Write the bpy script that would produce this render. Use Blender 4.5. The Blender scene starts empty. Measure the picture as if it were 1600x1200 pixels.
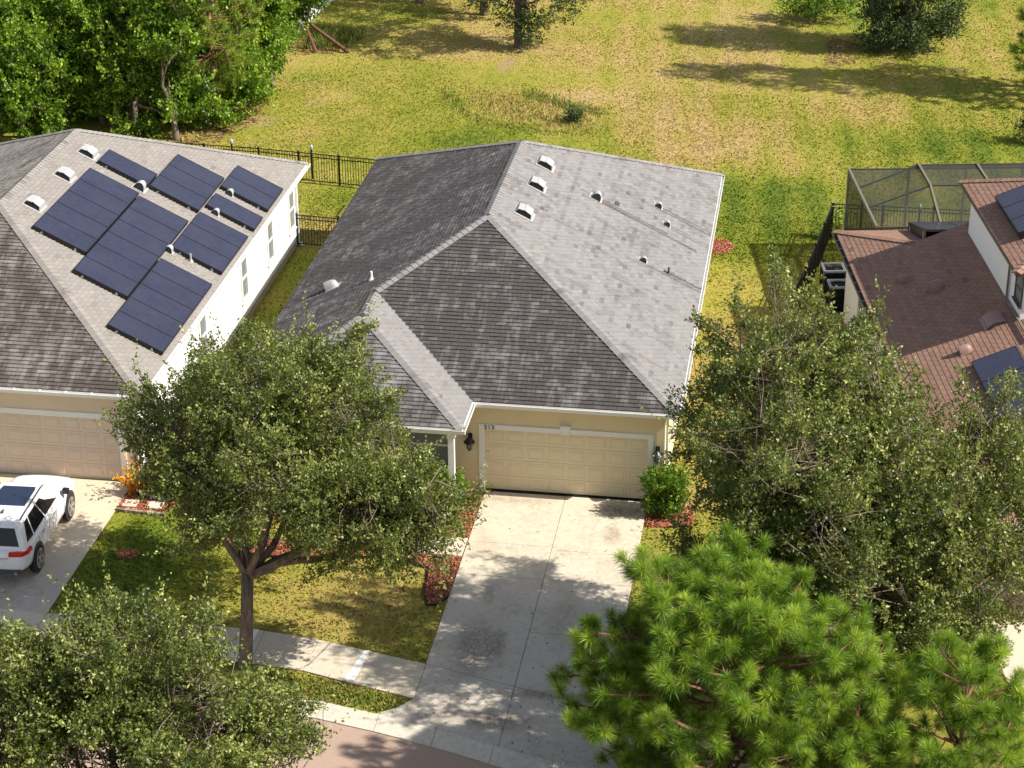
import bpy, bmesh, math, random
import numpy as np
from mathutils import Vector, Matrix

scene = bpy.context.scene
COL = scene.collection
rng = np.random.default_rng(7)
random.seed(7)

# ------------------------------------------------------------------ camera
FPX, PITCH, YAW, ROLL = 3235.0, 0.4500451916, 0.1550758168, -0.0065390387
CAM = np.array([9.244386803, -53.74828945, 29.93218131])
cp, sp, cyw, syw, cr, sr = (math.cos(PITCH), math.sin(PITCH), math.cos(YAW), math.sin(YAW), math.cos(ROLL), math.sin(ROLL))
RZ = np.array([[cyw, -syw, 0], [syw, cyw, 0], [0, 0, 1]])
_r, _u, _f = np.array([1, 0, 0.]), np.array([0, sp, cp]), np.array([0, cp, -sp])
CR, CU, CF = RZ @ (cr * _r + sr * _u), RZ @ (-sr * _r + cr * _u), RZ @ _f
cam_d = bpy.data.cameras.new('camera')
cam = bpy.data.objects.new('camera', cam_d)
COL.objects.link(cam)
cam_d.sensor_fit = 'HORIZONTAL'
cam_d.sensor_width = 36.0
cam_d.lens = FPX / 1600 * 36.0
cam_d.clip_start, cam_d.clip_end = 0.5, 2000
M = Matrix(((CR[0], CU[0], -CF[0], CAM[0]), (CR[1], CU[1], -CF[1], CAM[1]), (CR[2], CU[2], -CF[2], CAM[2]), (0, 0, 0, 1)))
cam.matrix_world = M
scene.camera = cam


def project(P):
    d = np.atleast_2d(P) - CAM
    z = d @ CF
    return np.stack([800 + FPX * (d @ CR) / z, 600 - FPX * (d @ CU) / z], 1)


# ------------------------------------------------------------------ light
SUN = Vector((1.07, -0.08, 1.0)).normalized()          # towards the sun
world = bpy.data.worlds.new('World')
scene.world = world
world.use_nodes = True
wn = world.node_tree
bg = wn.nodes['Background']
sky = wn.nodes.new('ShaderNodeTexSky')
sky.sky_type = 'NISHITA'
sky.sun_disc = False
sky.sun_elevation = math.asin(SUN.z)
sky.sun_rotation = math.atan2(SUN.x, SUN.y)
hs_ = wn.nodes.new('ShaderNodeHueSaturation')               # white balance between sun and shade
hs_.inputs['Saturation'].default_value = 0.6
wn.links.new(sky.outputs[0], hs_.inputs['Color'])
wn.links.new(hs_.outputs[0], bg.inputs[0])
bg.inputs[1].default_value = 0.1
sl_ = bpy.data.lights.new('sun', 'SUN')
sl_.energy = 4.9
sl_.angle = math.radians(0.53)
sl_.color = (1.0, 0.94, 0.83)
sun = bpy.data.objects.new('sun', sl_)
COL.objects.link(sun)
sun.rotation_mode = 'QUATERNION'
sun.rotation_quaternion = SUN.to_track_quat('Z', 'Y')
sun.location = (40, -5, 60)
vs = scene.view_settings
vs.view_transform = 'Standard'
vs.look = 'None'
vs.gamma = 1
vs.use_curve_mapping = False
vs.exposure = 0.72
scene.render.engine = 'CYCLES'
scene.cycles.max_bounces = 6
scene.cycles.transparent_max_bounces = 12


# ------------------------------------------------------------------ node helper
class NT:
    def __init__(s, name):
        s.m = bpy.data.materials.new(name)
        s.m.use_nodes = True
        s.t = s.m.node_tree
        s.t.nodes.clear()
        s.out = s.t.nodes.new('ShaderNodeOutputMaterial')

    def n(s, typ, **kw):
        x = s.t.nodes.new(typ)
        for k, v in kw.items():
            setattr(x, k, v)
        return x

    def put(s, sock, v):
        if isinstance(v, bpy.types.NodeSocket):
            s.t.links.new(v, sock)
        elif isinstance(v, tuple) and len(v) == 3 and sock.type == 'RGBA':
            sock.default_value = (*v, 1)
        else:
            sock.default_value = v

    def pos(s, scale=(1, 1, 1), rot=(0, 0, 0), obj=False):
        if obj:
            o = s.n('ShaderNodeTexCoord').outputs['Object']
        else:
            o = s.n('ShaderNodeNewGeometry').outputs['Position']
        if scale == (1, 1, 1) and rot == (0, 0, 0):
            return o
        m = s.n('ShaderNodeMapping')
        m.inputs['Scale'].default_value = scale
        m.inputs['Rotation'].default_value = rot
        s.put(m.inputs['Vector'], o)
        return m.outputs[0]

    def noise(s, scale, detail=4, vec=None, rough=0.55, dist=0.0):
        x = s.n('ShaderNodeTexNoise')
        x.inputs['Scale'].default_value = scale
        x.inputs['Detail'].default_value = detail
        x.inputs['Roughness'].default_value = rough
        x.inputs['Distortion'].default_value = dist
        s.put(x.inputs['Vector'], vec if vec is not None else s.pos())
        return x.outputs['Fac']

    def ramp(s, fac, stops):
        x = s.n('ShaderNodeValToRGB')
        e = x.color_ramp.elements
        while len(e) < len(stops):
            e.new(0.5)
        for i, (p, c) in enumerate(stops):
            e[i].position = p
            if isinstance(c, (int, float)):
                c = (c, c, c)
            e[i].color = (*c, 1)
        s.put(x.inputs[0], fac)
        return x.outputs[0]

    def mix(s, fac, a, b, mode='MIX'):
        x = s.n('ShaderNodeMix', data_type='RGBA', blend_type=mode)
        s.put(x.inputs[0], fac)
        s.put(x.inputs[6], a)
        s.put(x.inputs[7], b)
        return x.outputs[2]

    def math(s, op, a, b=0.5):
        x = s.n('ShaderNodeMath', operation=op)
        s.put(x.inputs[0], a)
        s.put(x.inputs[1], b)
        return x.outputs[0]

    def attr(s, name):
        return s.n('ShaderNodeAttribute', attribute_name=name).outputs['Fac']

    def bump(s, h, strength=0.3, dist=0.02):
        x = s.n('ShaderNodeBump')
        x.inputs['Strength'].default_value = strength
        x.inputs['Distance'].default_value = dist
        s.put(x.inputs['Height'], h)
        return x.outputs[0]

    def bsdf(s, color, rough=0.8, spec=0.3, metal=0.0, normal=None, coat=0.0, alpha=None):
        x = s.n('ShaderNodeBsdfPrincipled')
        s.put(x.inputs['Base Color'], color)
        s.put(x.inputs['Roughness'], rough)
        s.put(x.inputs['Specular IOR Level'], spec)
        s.put(x.inputs['Metallic'], metal)
        s.put(x.inputs['Coat Weight'], coat)
        if alpha is not None:
            s.put(x.inputs['Alpha'], alpha)
        if normal is not None:
            s.put(x.inputs['Normal'], normal)
        return x.outputs[0]

    def done(s, sh):
        s.t.links.new(sh, s.out.inputs[0])
        return s.m


def simple(name, col, rough=0.6, spec=0.3, var=0.12, nscale=3.0, metal=0.0, coat=0.0):
    t = NT(name)
    f = t.noise(nscale, 5)
    c = t.mix(f, tuple(v * (1 - var) for v in col), tuple(min(1, v * (1 + var)) for v in col))
    fine = t.noise(nscale * 18, 3)
    return t.done(t.bsdf(c, rough, spec, metal, coat=coat, normal=t.bump(fine, 0.08, 0.01)))


def m_shingle(name, light, mid, stain_col, runs=()):
    t = NT(name)
    tint = t.attr('tint')
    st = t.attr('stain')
    c = t.ramp(tint, [(0.0, tuple(v * 0.62 for v in mid)), (0.35, mid), (1.0, light)])
    # algae: blotches and runs down the slope (the slope runs along x or y, told by the normal)
    nm = t.n('ShaderNodeSeparateXYZ')
    t.put(nm.inputs[0], t.n('ShaderNodeNewGeometry').outputs['True Normal'])
    side = t.math('GREATER_THAN', t.math('ABSOLUTE', nm.outputs[0]), t.math('ABSOLUTE', nm.outputs[1]))
    n1 = t.noise(0.5, 6, rough=0.65)
    na = t.noise(2.2, 5, vec=t.pos((1.7, 0.22, 0.5)), rough=0.65)
    nb = t.noise(2.2, 5, vec=t.pos((0.22, 1.7, 0.5)), rough=0.65)
    n2 = t.n('ShaderNodeMix', data_type='FLOAT')
    t.put(n2.inputs[0], side)
    t.put(n2.inputs[2], na)
    t.put(n2.inputs[3], nb)
    n2 = n2.outputs[0]
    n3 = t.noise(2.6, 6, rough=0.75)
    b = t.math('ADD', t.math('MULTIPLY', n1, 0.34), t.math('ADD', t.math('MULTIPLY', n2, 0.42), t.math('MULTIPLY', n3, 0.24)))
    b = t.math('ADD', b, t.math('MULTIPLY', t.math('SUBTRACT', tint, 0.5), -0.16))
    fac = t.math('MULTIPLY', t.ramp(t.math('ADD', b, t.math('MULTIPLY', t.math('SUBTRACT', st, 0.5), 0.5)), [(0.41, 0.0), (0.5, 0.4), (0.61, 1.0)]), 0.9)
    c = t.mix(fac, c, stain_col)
    # rust and soot runs below the metal vents: (x0, x1, y, half width) in plan
    for (x0, x1, y, hw, amt) in runs:
        sp = t.n('ShaderNodeSeparateXYZ')
        t.put(sp.inputs[0], t.pos())
        dy = t.math('ABSOLUTE', t.math('ADD', t.math('SUBTRACT', sp.outputs[1], y), t.math('MULTIPLY', t.math('SUBTRACT', n3, 0.5), 0.12)))
        a_ = t.ramp(t.math('DIVIDE', dy, hw), [(0.45, 1.0), (1.0, 0.0)])
        mr = t.n('ShaderNodeMapRange')
        t.put(mr.inputs[0], sp.outputs[0])
        mr.inputs[1].default_value, mr.inputs[2].default_value = x0, x1
        b_ = t.ramp(mr.outputs[0], [(0.0, 0.0), (0.02, 1.0), (0.7, 0.75), (0.995, 0.9), (1.0, 0.0)])
        c = t.mix(t.math('MULTIPLY', t.math('MULTIPLY', a_, b_), t.math('MULTIPLY', t.ramp(n2, [(0.3, 0.55), (0.6, 1.0)]), amt)), c, (0.07, 0.06, 0.06))
    g = t.noise(160, 2)
    c = t.mix(t.math('MULTIPLY', g, 0.25), c, tuple(v * 0.35 for v in mid))
    return t.done(t.bsdf(c, 0.9, 0.25, normal=t.bump(g, 0.3, 0.004)))


def m_leaf(name, dark, mid, light, rough=0.45, trans=0.25, spec=0.5):
    t = NT(name)
    tint = t.attr('tint')
    c = t.ramp(tint, [(0.0, dark), (0.5, mid), (0.86, light), (1.0, tuple(min(1, v * 1.25) for v in light))])
    p = t.bsdf(c, rough, spec)
    tr = t.n('ShaderNodeBsdfTranslucent')
    t.put(tr.inputs[0], t.mix(0.5, c, (light[0] * 1.2, light[1] * 1.25, light[2] * 0.6)))
    mx = t.n('ShaderNodeMixShader')
    mx.inputs[0].default_value = trans
    t.t.links.new(p, mx.inputs[1])
    t.t.links.new(tr.outputs[0], mx.inputs[2])
    return t.done(mx.outputs[0])


def m_bark(name, col):
    t = NT(name)
    v = t.noise(9, 6, vec=t.pos((1, 1, 0.25)), rough=0.7)
    c = t.ramp(v, [(0.3, tuple(x * 0.35 for x in col)), (0.55, col), (0.8, tuple(min(1, x * 1.7) for x in col))])
    return t.done(t.bsdf(c, 0.95, 0.1, normal=t.bump(v, 0.8, 0.03)))


def m_grass(name):
    t = NT(name)
    dry, soil, lush = t.attr('dry'), t.attr('soil'), t.attr('lush')
    n1 = t.noise(2.2, 6, rough=0.7)
    n2 = t.noise(14, 4, rough=0.7)
    n3 = t.noise(60, 2)
    f = t.math('ADD', dry, t.math('ADD', t.math('MULTIPLY', t.math('SUBTRACT', n1, 0.5), 0.75), t.math('MULTIPLY', t.math('SUBTRACT', n2, 0.5), 0.85)))
    c = t.ramp(f, [(0.02, (0.14, 0.22, 0.022)), (0.26, (0.32, 0.36, 0.04)), (0.5, (0.47, 0.425, 0.08)), (0.74, (0.6, 0.45, 0.155)), (0.97, (0.68, 0.5, 0.25))])
    c = t.mix(t.math('MULTIPLY', lush, 0.8), c, (0.19, 0.31, 0.022))
    sf = t.ramp(t.math('ADD', soil, t.math('MULTIPLY', t.math('SUBTRACT', n2, 0.5), 0.6)), [(0.4, 0.0), (0.75, 1.0)])
    c = t.mix(sf, c, (0.52, 0.35, 0.2))
    c = t.mix(t.math('MULTIPLY', t.ramp(n3, [(0.4, 1.0), (0.62, 0.0)]), 0.5), c, (0.05, 0.06, 0.01))
    tw = t.attr('tint')
    c = t.mix(1.0, c, t.ramp(tw, [(0.0, (0.78, 0.78, 0.76)), (1.0, (1.25, 1.22, 1.15))]), 'MULTIPLY')
    return t.done(t.bsdf(c, 0.85, 0.15, normal=t.bump(t.math('ADD', n2, n3), 0.9, 0.06)))


def m_concrete(name, col, stains_and_patches=(), grime=0.35, grey_y=None):
    t = NT(name)
    tint = t.attr('tint')
    n1 = t.noise(0.8, 6, rough=0.7)
    n2 = t.noise(5.5, 7, rough=0.75)
    n3 = t.noise(45, 3)
    n4 = t.noise(11, 6, vec=t.pos((1.5, 0.6, 1)), rough=0.75)
    c = t.mix(n1, tuple(v * 0.78 for v in col), tuple(min(1, v * 1.08) for v in col))
    c = t.mix(t.math('MULTIPLY', tint, 0.25), c, tuple(v * 0.78 for v in col))
    g = t.ramp(t.math('ADD', t.math('MULTIPLY', n1, 0.4), t.math('ADD', t.math('MULTIPLY', n2, 0.3), t.math('MULTIPLY', n4, 0.3))), [(0.47, 0.0), (0.66, 1.0)])
    gf = t.math('MULTIPLY', g, grime)
    if grey_y is not None:                                    # slabs turn greyer towards the street
        sep = t.n('ShaderNodeSeparateXYZ')
        t.put(sep.inputs[0], t.pos())
        mr = t.n('ShaderNodeMapRange')
        t.put(mr.inputs[0], sep.outputs[1])
        mr.inputs[1].default_value, mr.inputs[2].default_value = grey_y[0], grey_y[1]
        mr.inputs[3].default_value, mr.inputs[4].default_value = 0.0, 1.0
        c = t.mix(t.math('MULTIPLY', mr.outputs[0], 0.6), c, (0.46, 0.43, 0.39))
    c = t.mix(gf, c, (0.22, 0.2, 0.17))
    for (x, y, rx, ry, sc, amt) in stains_and_patches:
        vm = t.n('ShaderNodeVectorMath', operation='SUBTRACT')
        t.put(vm.inputs[0], t.pos())
        vm.inputs[1].default_value = (x, y, 0)
        mp = t.n('ShaderNodeMapping')
        mp.inputs['Scale'].default_value = (1 / rx, 1 / ry, 0)
        t.put(mp.inputs[0], vm.outputs[0])
        ln = t.n('ShaderNodeVectorMath', operation='LENGTH')
        t.put(ln.inputs[0], mp.outputs[0])
        d = t.math('ADD', ln.outputs['Value'], t.math('ADD', t.math('MULTIPLY', t.math('SUBTRACT', n2, 0.5), 2.2), t.math('MULTIPLY', t.math('SUBTRACT', n4, 0.5), 2.0)))
        k = t.ramp(d, [(0.5, 1.0), (1.0, 0.0)])
        k = t.math('MULTIPLY', k, t.math('MULTIPLY', t.ramp(n4, [(0.36, 0.15), (0.58, 1.0)]), amt))
        c = t.mix(k, c, sc)
    c = t.mix(t.math('MULTIPLY', n3, 0.16), c, tuple(v * 0.5 for v in col))
    return t.done(t.bsdf(c, 0.85, 0.2, normal=t.bump(t.math('ADD', n2, n3), 0.25, 0.006)))


def m_tint(name, stops, rough=0.85, spec=0.2):
    t = NT(name)
    f = t.math('ADD', t.attr('tint'), t.math('MULTIPLY', t.math('SUBTRACT', t.noise(25, 3), 0.5), 0.3))
    return t.done(t.bsdf(t.ramp(f, stops), rough, spec))


def m_solar(name):
    t = NT(name)
    o = t.pos(obj=True)
    mp = t.n('ShaderNodeMapping')
    mp.inputs['Scale'].default_value = (1, 1, 1)
    t.put(mp.inputs[0], o)
    br = t.n('ShaderNodeTexBrick')
    br.offset = 0
    br.inputs['Scale'].default_value = 1.0
    br.inputs['Brick Width'].default_value = 0.158
    br.inputs['Row Height'].default_value = 0.158
    br.inputs['Mortar Size'].default_value = 0.004
    br.inputs['Color1'].default_value = (0.013, 0.014, 0.036, 1)
    br.inputs['Color2'].default_value = (0.017, 0.019, 0.045, 1)
    br.inputs['Mortar'].default_value = (0.025, 0.027, 0.05, 1)
    t.put(br.inputs['Vector'], mp.outputs[0])
    d = t.noise(1.1, 6, vec=t.pos(), rough=0.75)
    e = t.noise(30, 3, vec=t.pos())
    c = t.mix(t.math('ADD', t.ramp(d, [(0.35, 0.0), (0.8, 0.16)]), t.math('MULTIPLY', e, 0.14)), br.outputs[0], (0.1, 0.1, 0.13))
    return t.done(t.bsdf(c, t.math('ADD', t.math('MULTIPLY', d, 0.25), 0.16), 0.4, coat=0.15))


def m_screen(name):
    t = NT(name)
    tr = t.n('ShaderNodeBsdfTransparent')
    d = t.bsdf((0.05, 0.05, 0.048), 0.9, 0.1)
    lw = t.n('ShaderNodeLayerWeight')
    lw.inputs[0].default_value = 0.45
    mx = t.n('ShaderNodeMixShader')
    t.put(mx.inputs[0], t.math('ADD', t.math('MULTIPLY', lw.outputs['Facing'], 0.55), 0.3))
    t.t.links.new(tr.outputs[0], mx.inputs[1])
    t.t.links.new(d, mx.inputs[2])
    return t.done(mx.outputs[0])


MT = dict(
    grass=m_grass('lawn_grass'),
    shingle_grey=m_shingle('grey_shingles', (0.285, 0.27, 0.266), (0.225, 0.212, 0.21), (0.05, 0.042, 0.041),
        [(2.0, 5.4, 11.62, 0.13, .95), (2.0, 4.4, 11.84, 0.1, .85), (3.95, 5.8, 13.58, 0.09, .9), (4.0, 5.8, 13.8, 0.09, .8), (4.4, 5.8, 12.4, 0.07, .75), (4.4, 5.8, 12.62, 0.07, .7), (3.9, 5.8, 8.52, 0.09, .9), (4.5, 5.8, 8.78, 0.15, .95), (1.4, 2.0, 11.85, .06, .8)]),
    shingle_left=m_shingle('warm_grey_shingles', (0.31, 0.286, 0.266), (0.25, 0.228, 0.21), (0.058, 0.044, 0.04)),
    shingle_red=m_shingle('red_brown_shingles', (0.35, 0.21, 0.155), (0.25, 0.146, 0.106), (0.13, 0.072, 0.055)),
    deck=simple('roof_felt', (0.05, 0.047, 0.046), 0.95, 0.1),
    deck_red=simple('roof_felt_red', (0.07, 0.035, 0.025), 0.95, 0.1),
    white=simple('white_paint', (0.78, 0.77, 0.74), 0.5, 0.3, 0.05),
    white_wall=simple('white_stucco', (0.76, 0.76, 0.77), 0.85, 0.2, 0.04, 1.2),
    tan=simple('tan_stucco', (0.7, 0.585, 0.38), 0.9, 0.15, 0.07, 1.5),
    tan_door=simple('tan_door_paint', (0.74, 0.63, 0.43), 0.55, 0.3, 0.04, 2),
    pink=simple('beige_stucco', (0.68, 0.55, 0.42), 0.9, 0.15, 0.06, 1.5),
    pink_door=simple('beige_door_paint', (0.68, 0.55, 0.44), 0.55, 0.3, 0.04, 2),
    brown_door=simple('brown_door_paint', (0.13, 0.085, 0.065), 0.5, 0.3),
    found=simple('bare_foundation', (0.36, 0.31, 0.26), 0.95, 0.1, 0.25, 2.5),
    black=simple('black_paint', (0.012, 0.012, 0.013), 0.4, 0.4),
    bronze=simple('bronze_aluminium', (0.17, 0.145, 0.12), 0.45, 0.4),
    bronze_dark=simple('dark_bronze', (0.06, 0.05, 0.042), 0.45, 0.4),
    metal=simple('galvanised_metal', (0.4, 0.4, 0.4), 0.5, 0.35, 0.15, 4, metal=0.15),
    vent_dark=simple('dark_grey_metal', (0.06, 0.06, 0.062), 0.5, 0.4),
    vent_brown=simple('brown_vent_paint', (0.26, 0.16, 0.135), 0.5, 0.4),
    glass=simple('window_glass', (0.2, 0.22, 0.22), 0.08, 0.6),
    glass_dark=simple('tinted_glass', (0.012, 0.013, 0.016), 0.05, 0.6),
    glass_roof=simple('sunroof_glass', (0.012, 0.02, 0.05), 0.06, 0.7),
    car_white=simple('white_car_paint', (0.74, 0.74, 0.74), 0.35, 0.4, 0.01, coat=0.4),
    red_lamp=simple('red_lamp', (0.6, 0.015, 0.01), 0.15, 0.5),
    rubber=simple('tyre_rubber', (0.03, 0.029, 0.028), 0.8, 0.2),
    alloy=simple('alloy', (0.5, 0.49, 0.47), 0.35, 0.5, metal=0.7),
    chrome=simple('chrome', (0.7, 0.7, 0.7), 0.15, 0.5, metal=1.0),
    solar=m_solar('solar_glass'),
    screen=m_screen('insect_screen'),
    drive=m_concrete('driveway_concrete', (0.66, 0.575, 0.45), [
        (4.05, -2.1, 0.33, 0.7, (0.26, 0.2, 0.13), 0.8),
        (4.15, -0.72, 0.75, 0.42, (0.14, 0.13, 0.13), 0.85),  # dark grey patch before the right half of the garage door
        (1.2, -8.5, 0.75, 1.6, (0.1, 0.088, 0.075), 0.75),
        (1.75, -8.3, 0.22, 0.8, (0.12, 0.1, 0.085), 0.6), (0.75, -8.0, 0.25, 0.7, (0.16, 0.14, 0.12), 0.5),
        (1.1, -5.9, 0.2, 0.6, (0.2, 0.18, 0.15), 0.5),
        (0.9, -0.45, 1.3, 0.2, (0.34, 0.25, 0.18), 0.75),  # brownish strip along the left half of the garage door
        (2.2, -11.7, 1.2, 0.5, (0.15, 0.13, 0.11), 0.7),
        (3.6, -10.4, 1.6, 0.25, (0.16, 0.11, 0.08), 0.8),
        (1.3, -11.6, 1.6, 0.35, (0.16, 0.13, 0.1), 0.6), (3.3, -6.6, 0.5, 1.4, (0.26, 0.22, 0.18), 0.6), (0.5, -3.3, 0.5, 0.8, (0.36, 0.28, 0.2), 0.5)], 0.75, (-4.4, -6.5)),
    walk=m_concrete('sidewalk_concrete', (0.66, 0.57, 0.45), (), 0.45),
    ldrive=m_concrete('neighbour_concrete', (0.66, 0.56, 0.42), [(-13, -7.6, 2.4, 1.5, (0.12, 0.11, 0.1), 0.6)], 0.4, (-4.5, -7.5)),
    kerb=m_concrete('kerb_concrete', (0.66, 0.6, 0.5), (), 0.6),
    joint=simple('joint_dirt', (0.06, 0.05, 0.042), 0.95, 0.1),
    asphalt=m_concrete('reddish_asphalt', (0.44, 0.31, 0.245), (), 0.4),
    paint_strip=simple('pale_repair_mortar', (0.74, 0.74, 0.72), 0.8, 0.2, 0.1, 6),
    mulch=m_tint('red_mulch', [(0.0, (0.09, 0.025, 0.014)), (0.4, (0.26, 0.075, 0.036)), (0.75, (0.42, 0.155, 0.08)), (1.0, (0.52, 0.28, 0.18))]),
    stone=m_concrete('stepping_stone', (0.7, 0.64, 0.54), (), 0.2),
    edging=m_tint('edging_stone', [(0, (0.16, 0.12, 0.09)), (1, (0.42, 0.34, 0.27))]),
    oak=m_leaf('oak_leaves', (0.024, 0.044, 0.01), (0.115, 0.15, 0.028), (0.36, 0.38, 0.11), 0.46, 0.26, 0.5),
    oak_back=m_leaf('dark_oak_leaves', (0.025, 0.042, 0.014), (0.06, 0.09, 0.03), (0.13, 0.17, 0.06), 0.5, 0.18, 0.3),
    wood=m_leaf('woodland_leaves', (0.02, 0.055, 0.007), (0.105, 0.205, 0.014), (0.33, 0.44, 0.045), 0.45, 0.3, 0.4),
    hedge=m_leaf('hedge_leaves', (0.03, 0.07, 0.01), (0.1, 0.19, 0.018), (0.28, 0.4, 0.035), 0.45, 0.3, 0.4),
    pine=m_leaf('pine_needles', (0.018, 0.05, 0.007), (0.105, 0.225, 0.018), (0.37, 0.48, 0.055), 0.45, 0.3, 0.4),
    pine_pale=m_leaf('pale_pine_needles', (0.07, 0.11, 0.012), (0.18, 0.25, 0.03), (0.34, 0.4, 0.06), 0.5, 0.3, 0.3),
    croton=m_leaf('orange_leaves', (0.3, 0.09, 0.008), (0.62, 0.22, 0.01), (0.75, 0.42, 0.03), 0.45, 0.3, 0.3),
    bark=m_bark('oak_bark', (0.19, 0.145, 0.115)),
    bark_pale=m_bark('pale_bark', (0.3, 0.23, 0.18)),
    pinebark=m_bark('pine_bark', (0.25, 0.13, 0.085)),
    deadwood=simple('dead_wood', (0.15, 0.075, 0.05), 0.9, 0.1, 0.3, 6),
    pvc=simple('white_vinyl', (0.7, 0.72, 0.76), 0.5, 0.3, 0.05),
    tallgrass=m_tint('tall_grass', [(0, (0.05, 0.11, 0.01)), (0.35, (0.12, 0.2, 0.02)), (0.6, (0.3, 0.24, 0.07)), (1, (0.5, 0.32, 0.16))]),
    litter=m_tint('leaf_litter', [(0, (0.09, 0.05, 0.03)), (0.6, (0.25, 0.13, 0.06)), (1, (0.4, 0.26, 0.12))]),
    plantleaf=m_leaf('cane_leaves', (0.07, 0.15, 0.02), (0.17, 0.3, 0.03), (0.36, 0.46, 0.08)),
)


# ------------------------------------------------------------------ objects
def tag(o, label=None, cat=None, group=None, kind=None):
    if label:
        o['label'] = label
    if cat:
        o['category'] = cat
    if group:
        o['group'] = group
    if kind:
        o['kind'] = kind
    return o


def empty(name, label, cat, loc=(0, 0, 0), rz=0.0, group=None):
    o = bpy.data.objects.new(name, None)
    o.empty_display_size = 0.3
    COL.objects.link(o)
    o.matrix_world = Matrix.Translation(loc) @ Matrix.Rotation(rz, 4, 'Z')
    o['_m'] = [v for r in o.matrix_world for v in r]
    return tag(o, label, cat, group)


def root_matrix(o):
    if '_m' in o:
        v = list(o['_m'])
        return Matrix((v[0:4], v[4:8], v[8:12], v[12:16]))
    return Matrix.Identity(4)


def link(name, me, mat, parent=None, world=False, basis=None):
    """world=True: the vertices are in world space under a placed root."""
    if me.materials.__len__() == 0:
        me.materials.append(mat)
    o = bpy.data.objects.new(name, me)
    COL.objects.link(o)
    if parent is not None:
        o.parent = parent
        if world:
            o.matrix_parent_inverse = root_matrix(parent).inverted()
    if basis is not None:
        o.matrix_basis = basis
    return o


def mesh_np(name, V, F, attrs=None, smooth=False):
    """V (n,3); F (m,k) array of equal polygons, or a list of tuples."""
    me = bpy.data.meshes.new(name)
    V = np.asarray(V, np.float32)
    if isinstance(F, np.ndarray):
        m, k = F.shape
        me.vertices.add(len(V))
        me.vertices.foreach_set('co', V.ravel())
        me.loops.add(m * k)
        me.loops.foreach_set('vertex_index', F.astype(np.int32).ravel())
        me.polygons.add(m)
        me.polygons.foreach_set('loop_start', np.arange(0, m * k, k, dtype=np.int32))
        try:
            me.polygons.foreach_set('loop_total', np.full(m, k, np.int32))
        except Exception:
            pass
        me.update(calc_edges=True)
    else:
        me.from_pydata(V.tolist(), [], F)
        m = len(F)
    for nm, vals in (attrs or {}).items():
        dom = 'FACE' if len(vals) == m else 'POINT'
        a = me.attributes.new(nm, 'FLOAT', dom)
        a.data.foreach_set('value', np.asarray(vals, np.float32))
    me.polygons.foreach_set('use_smooth', np.full(m, bool(smooth)))
    return me


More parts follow.
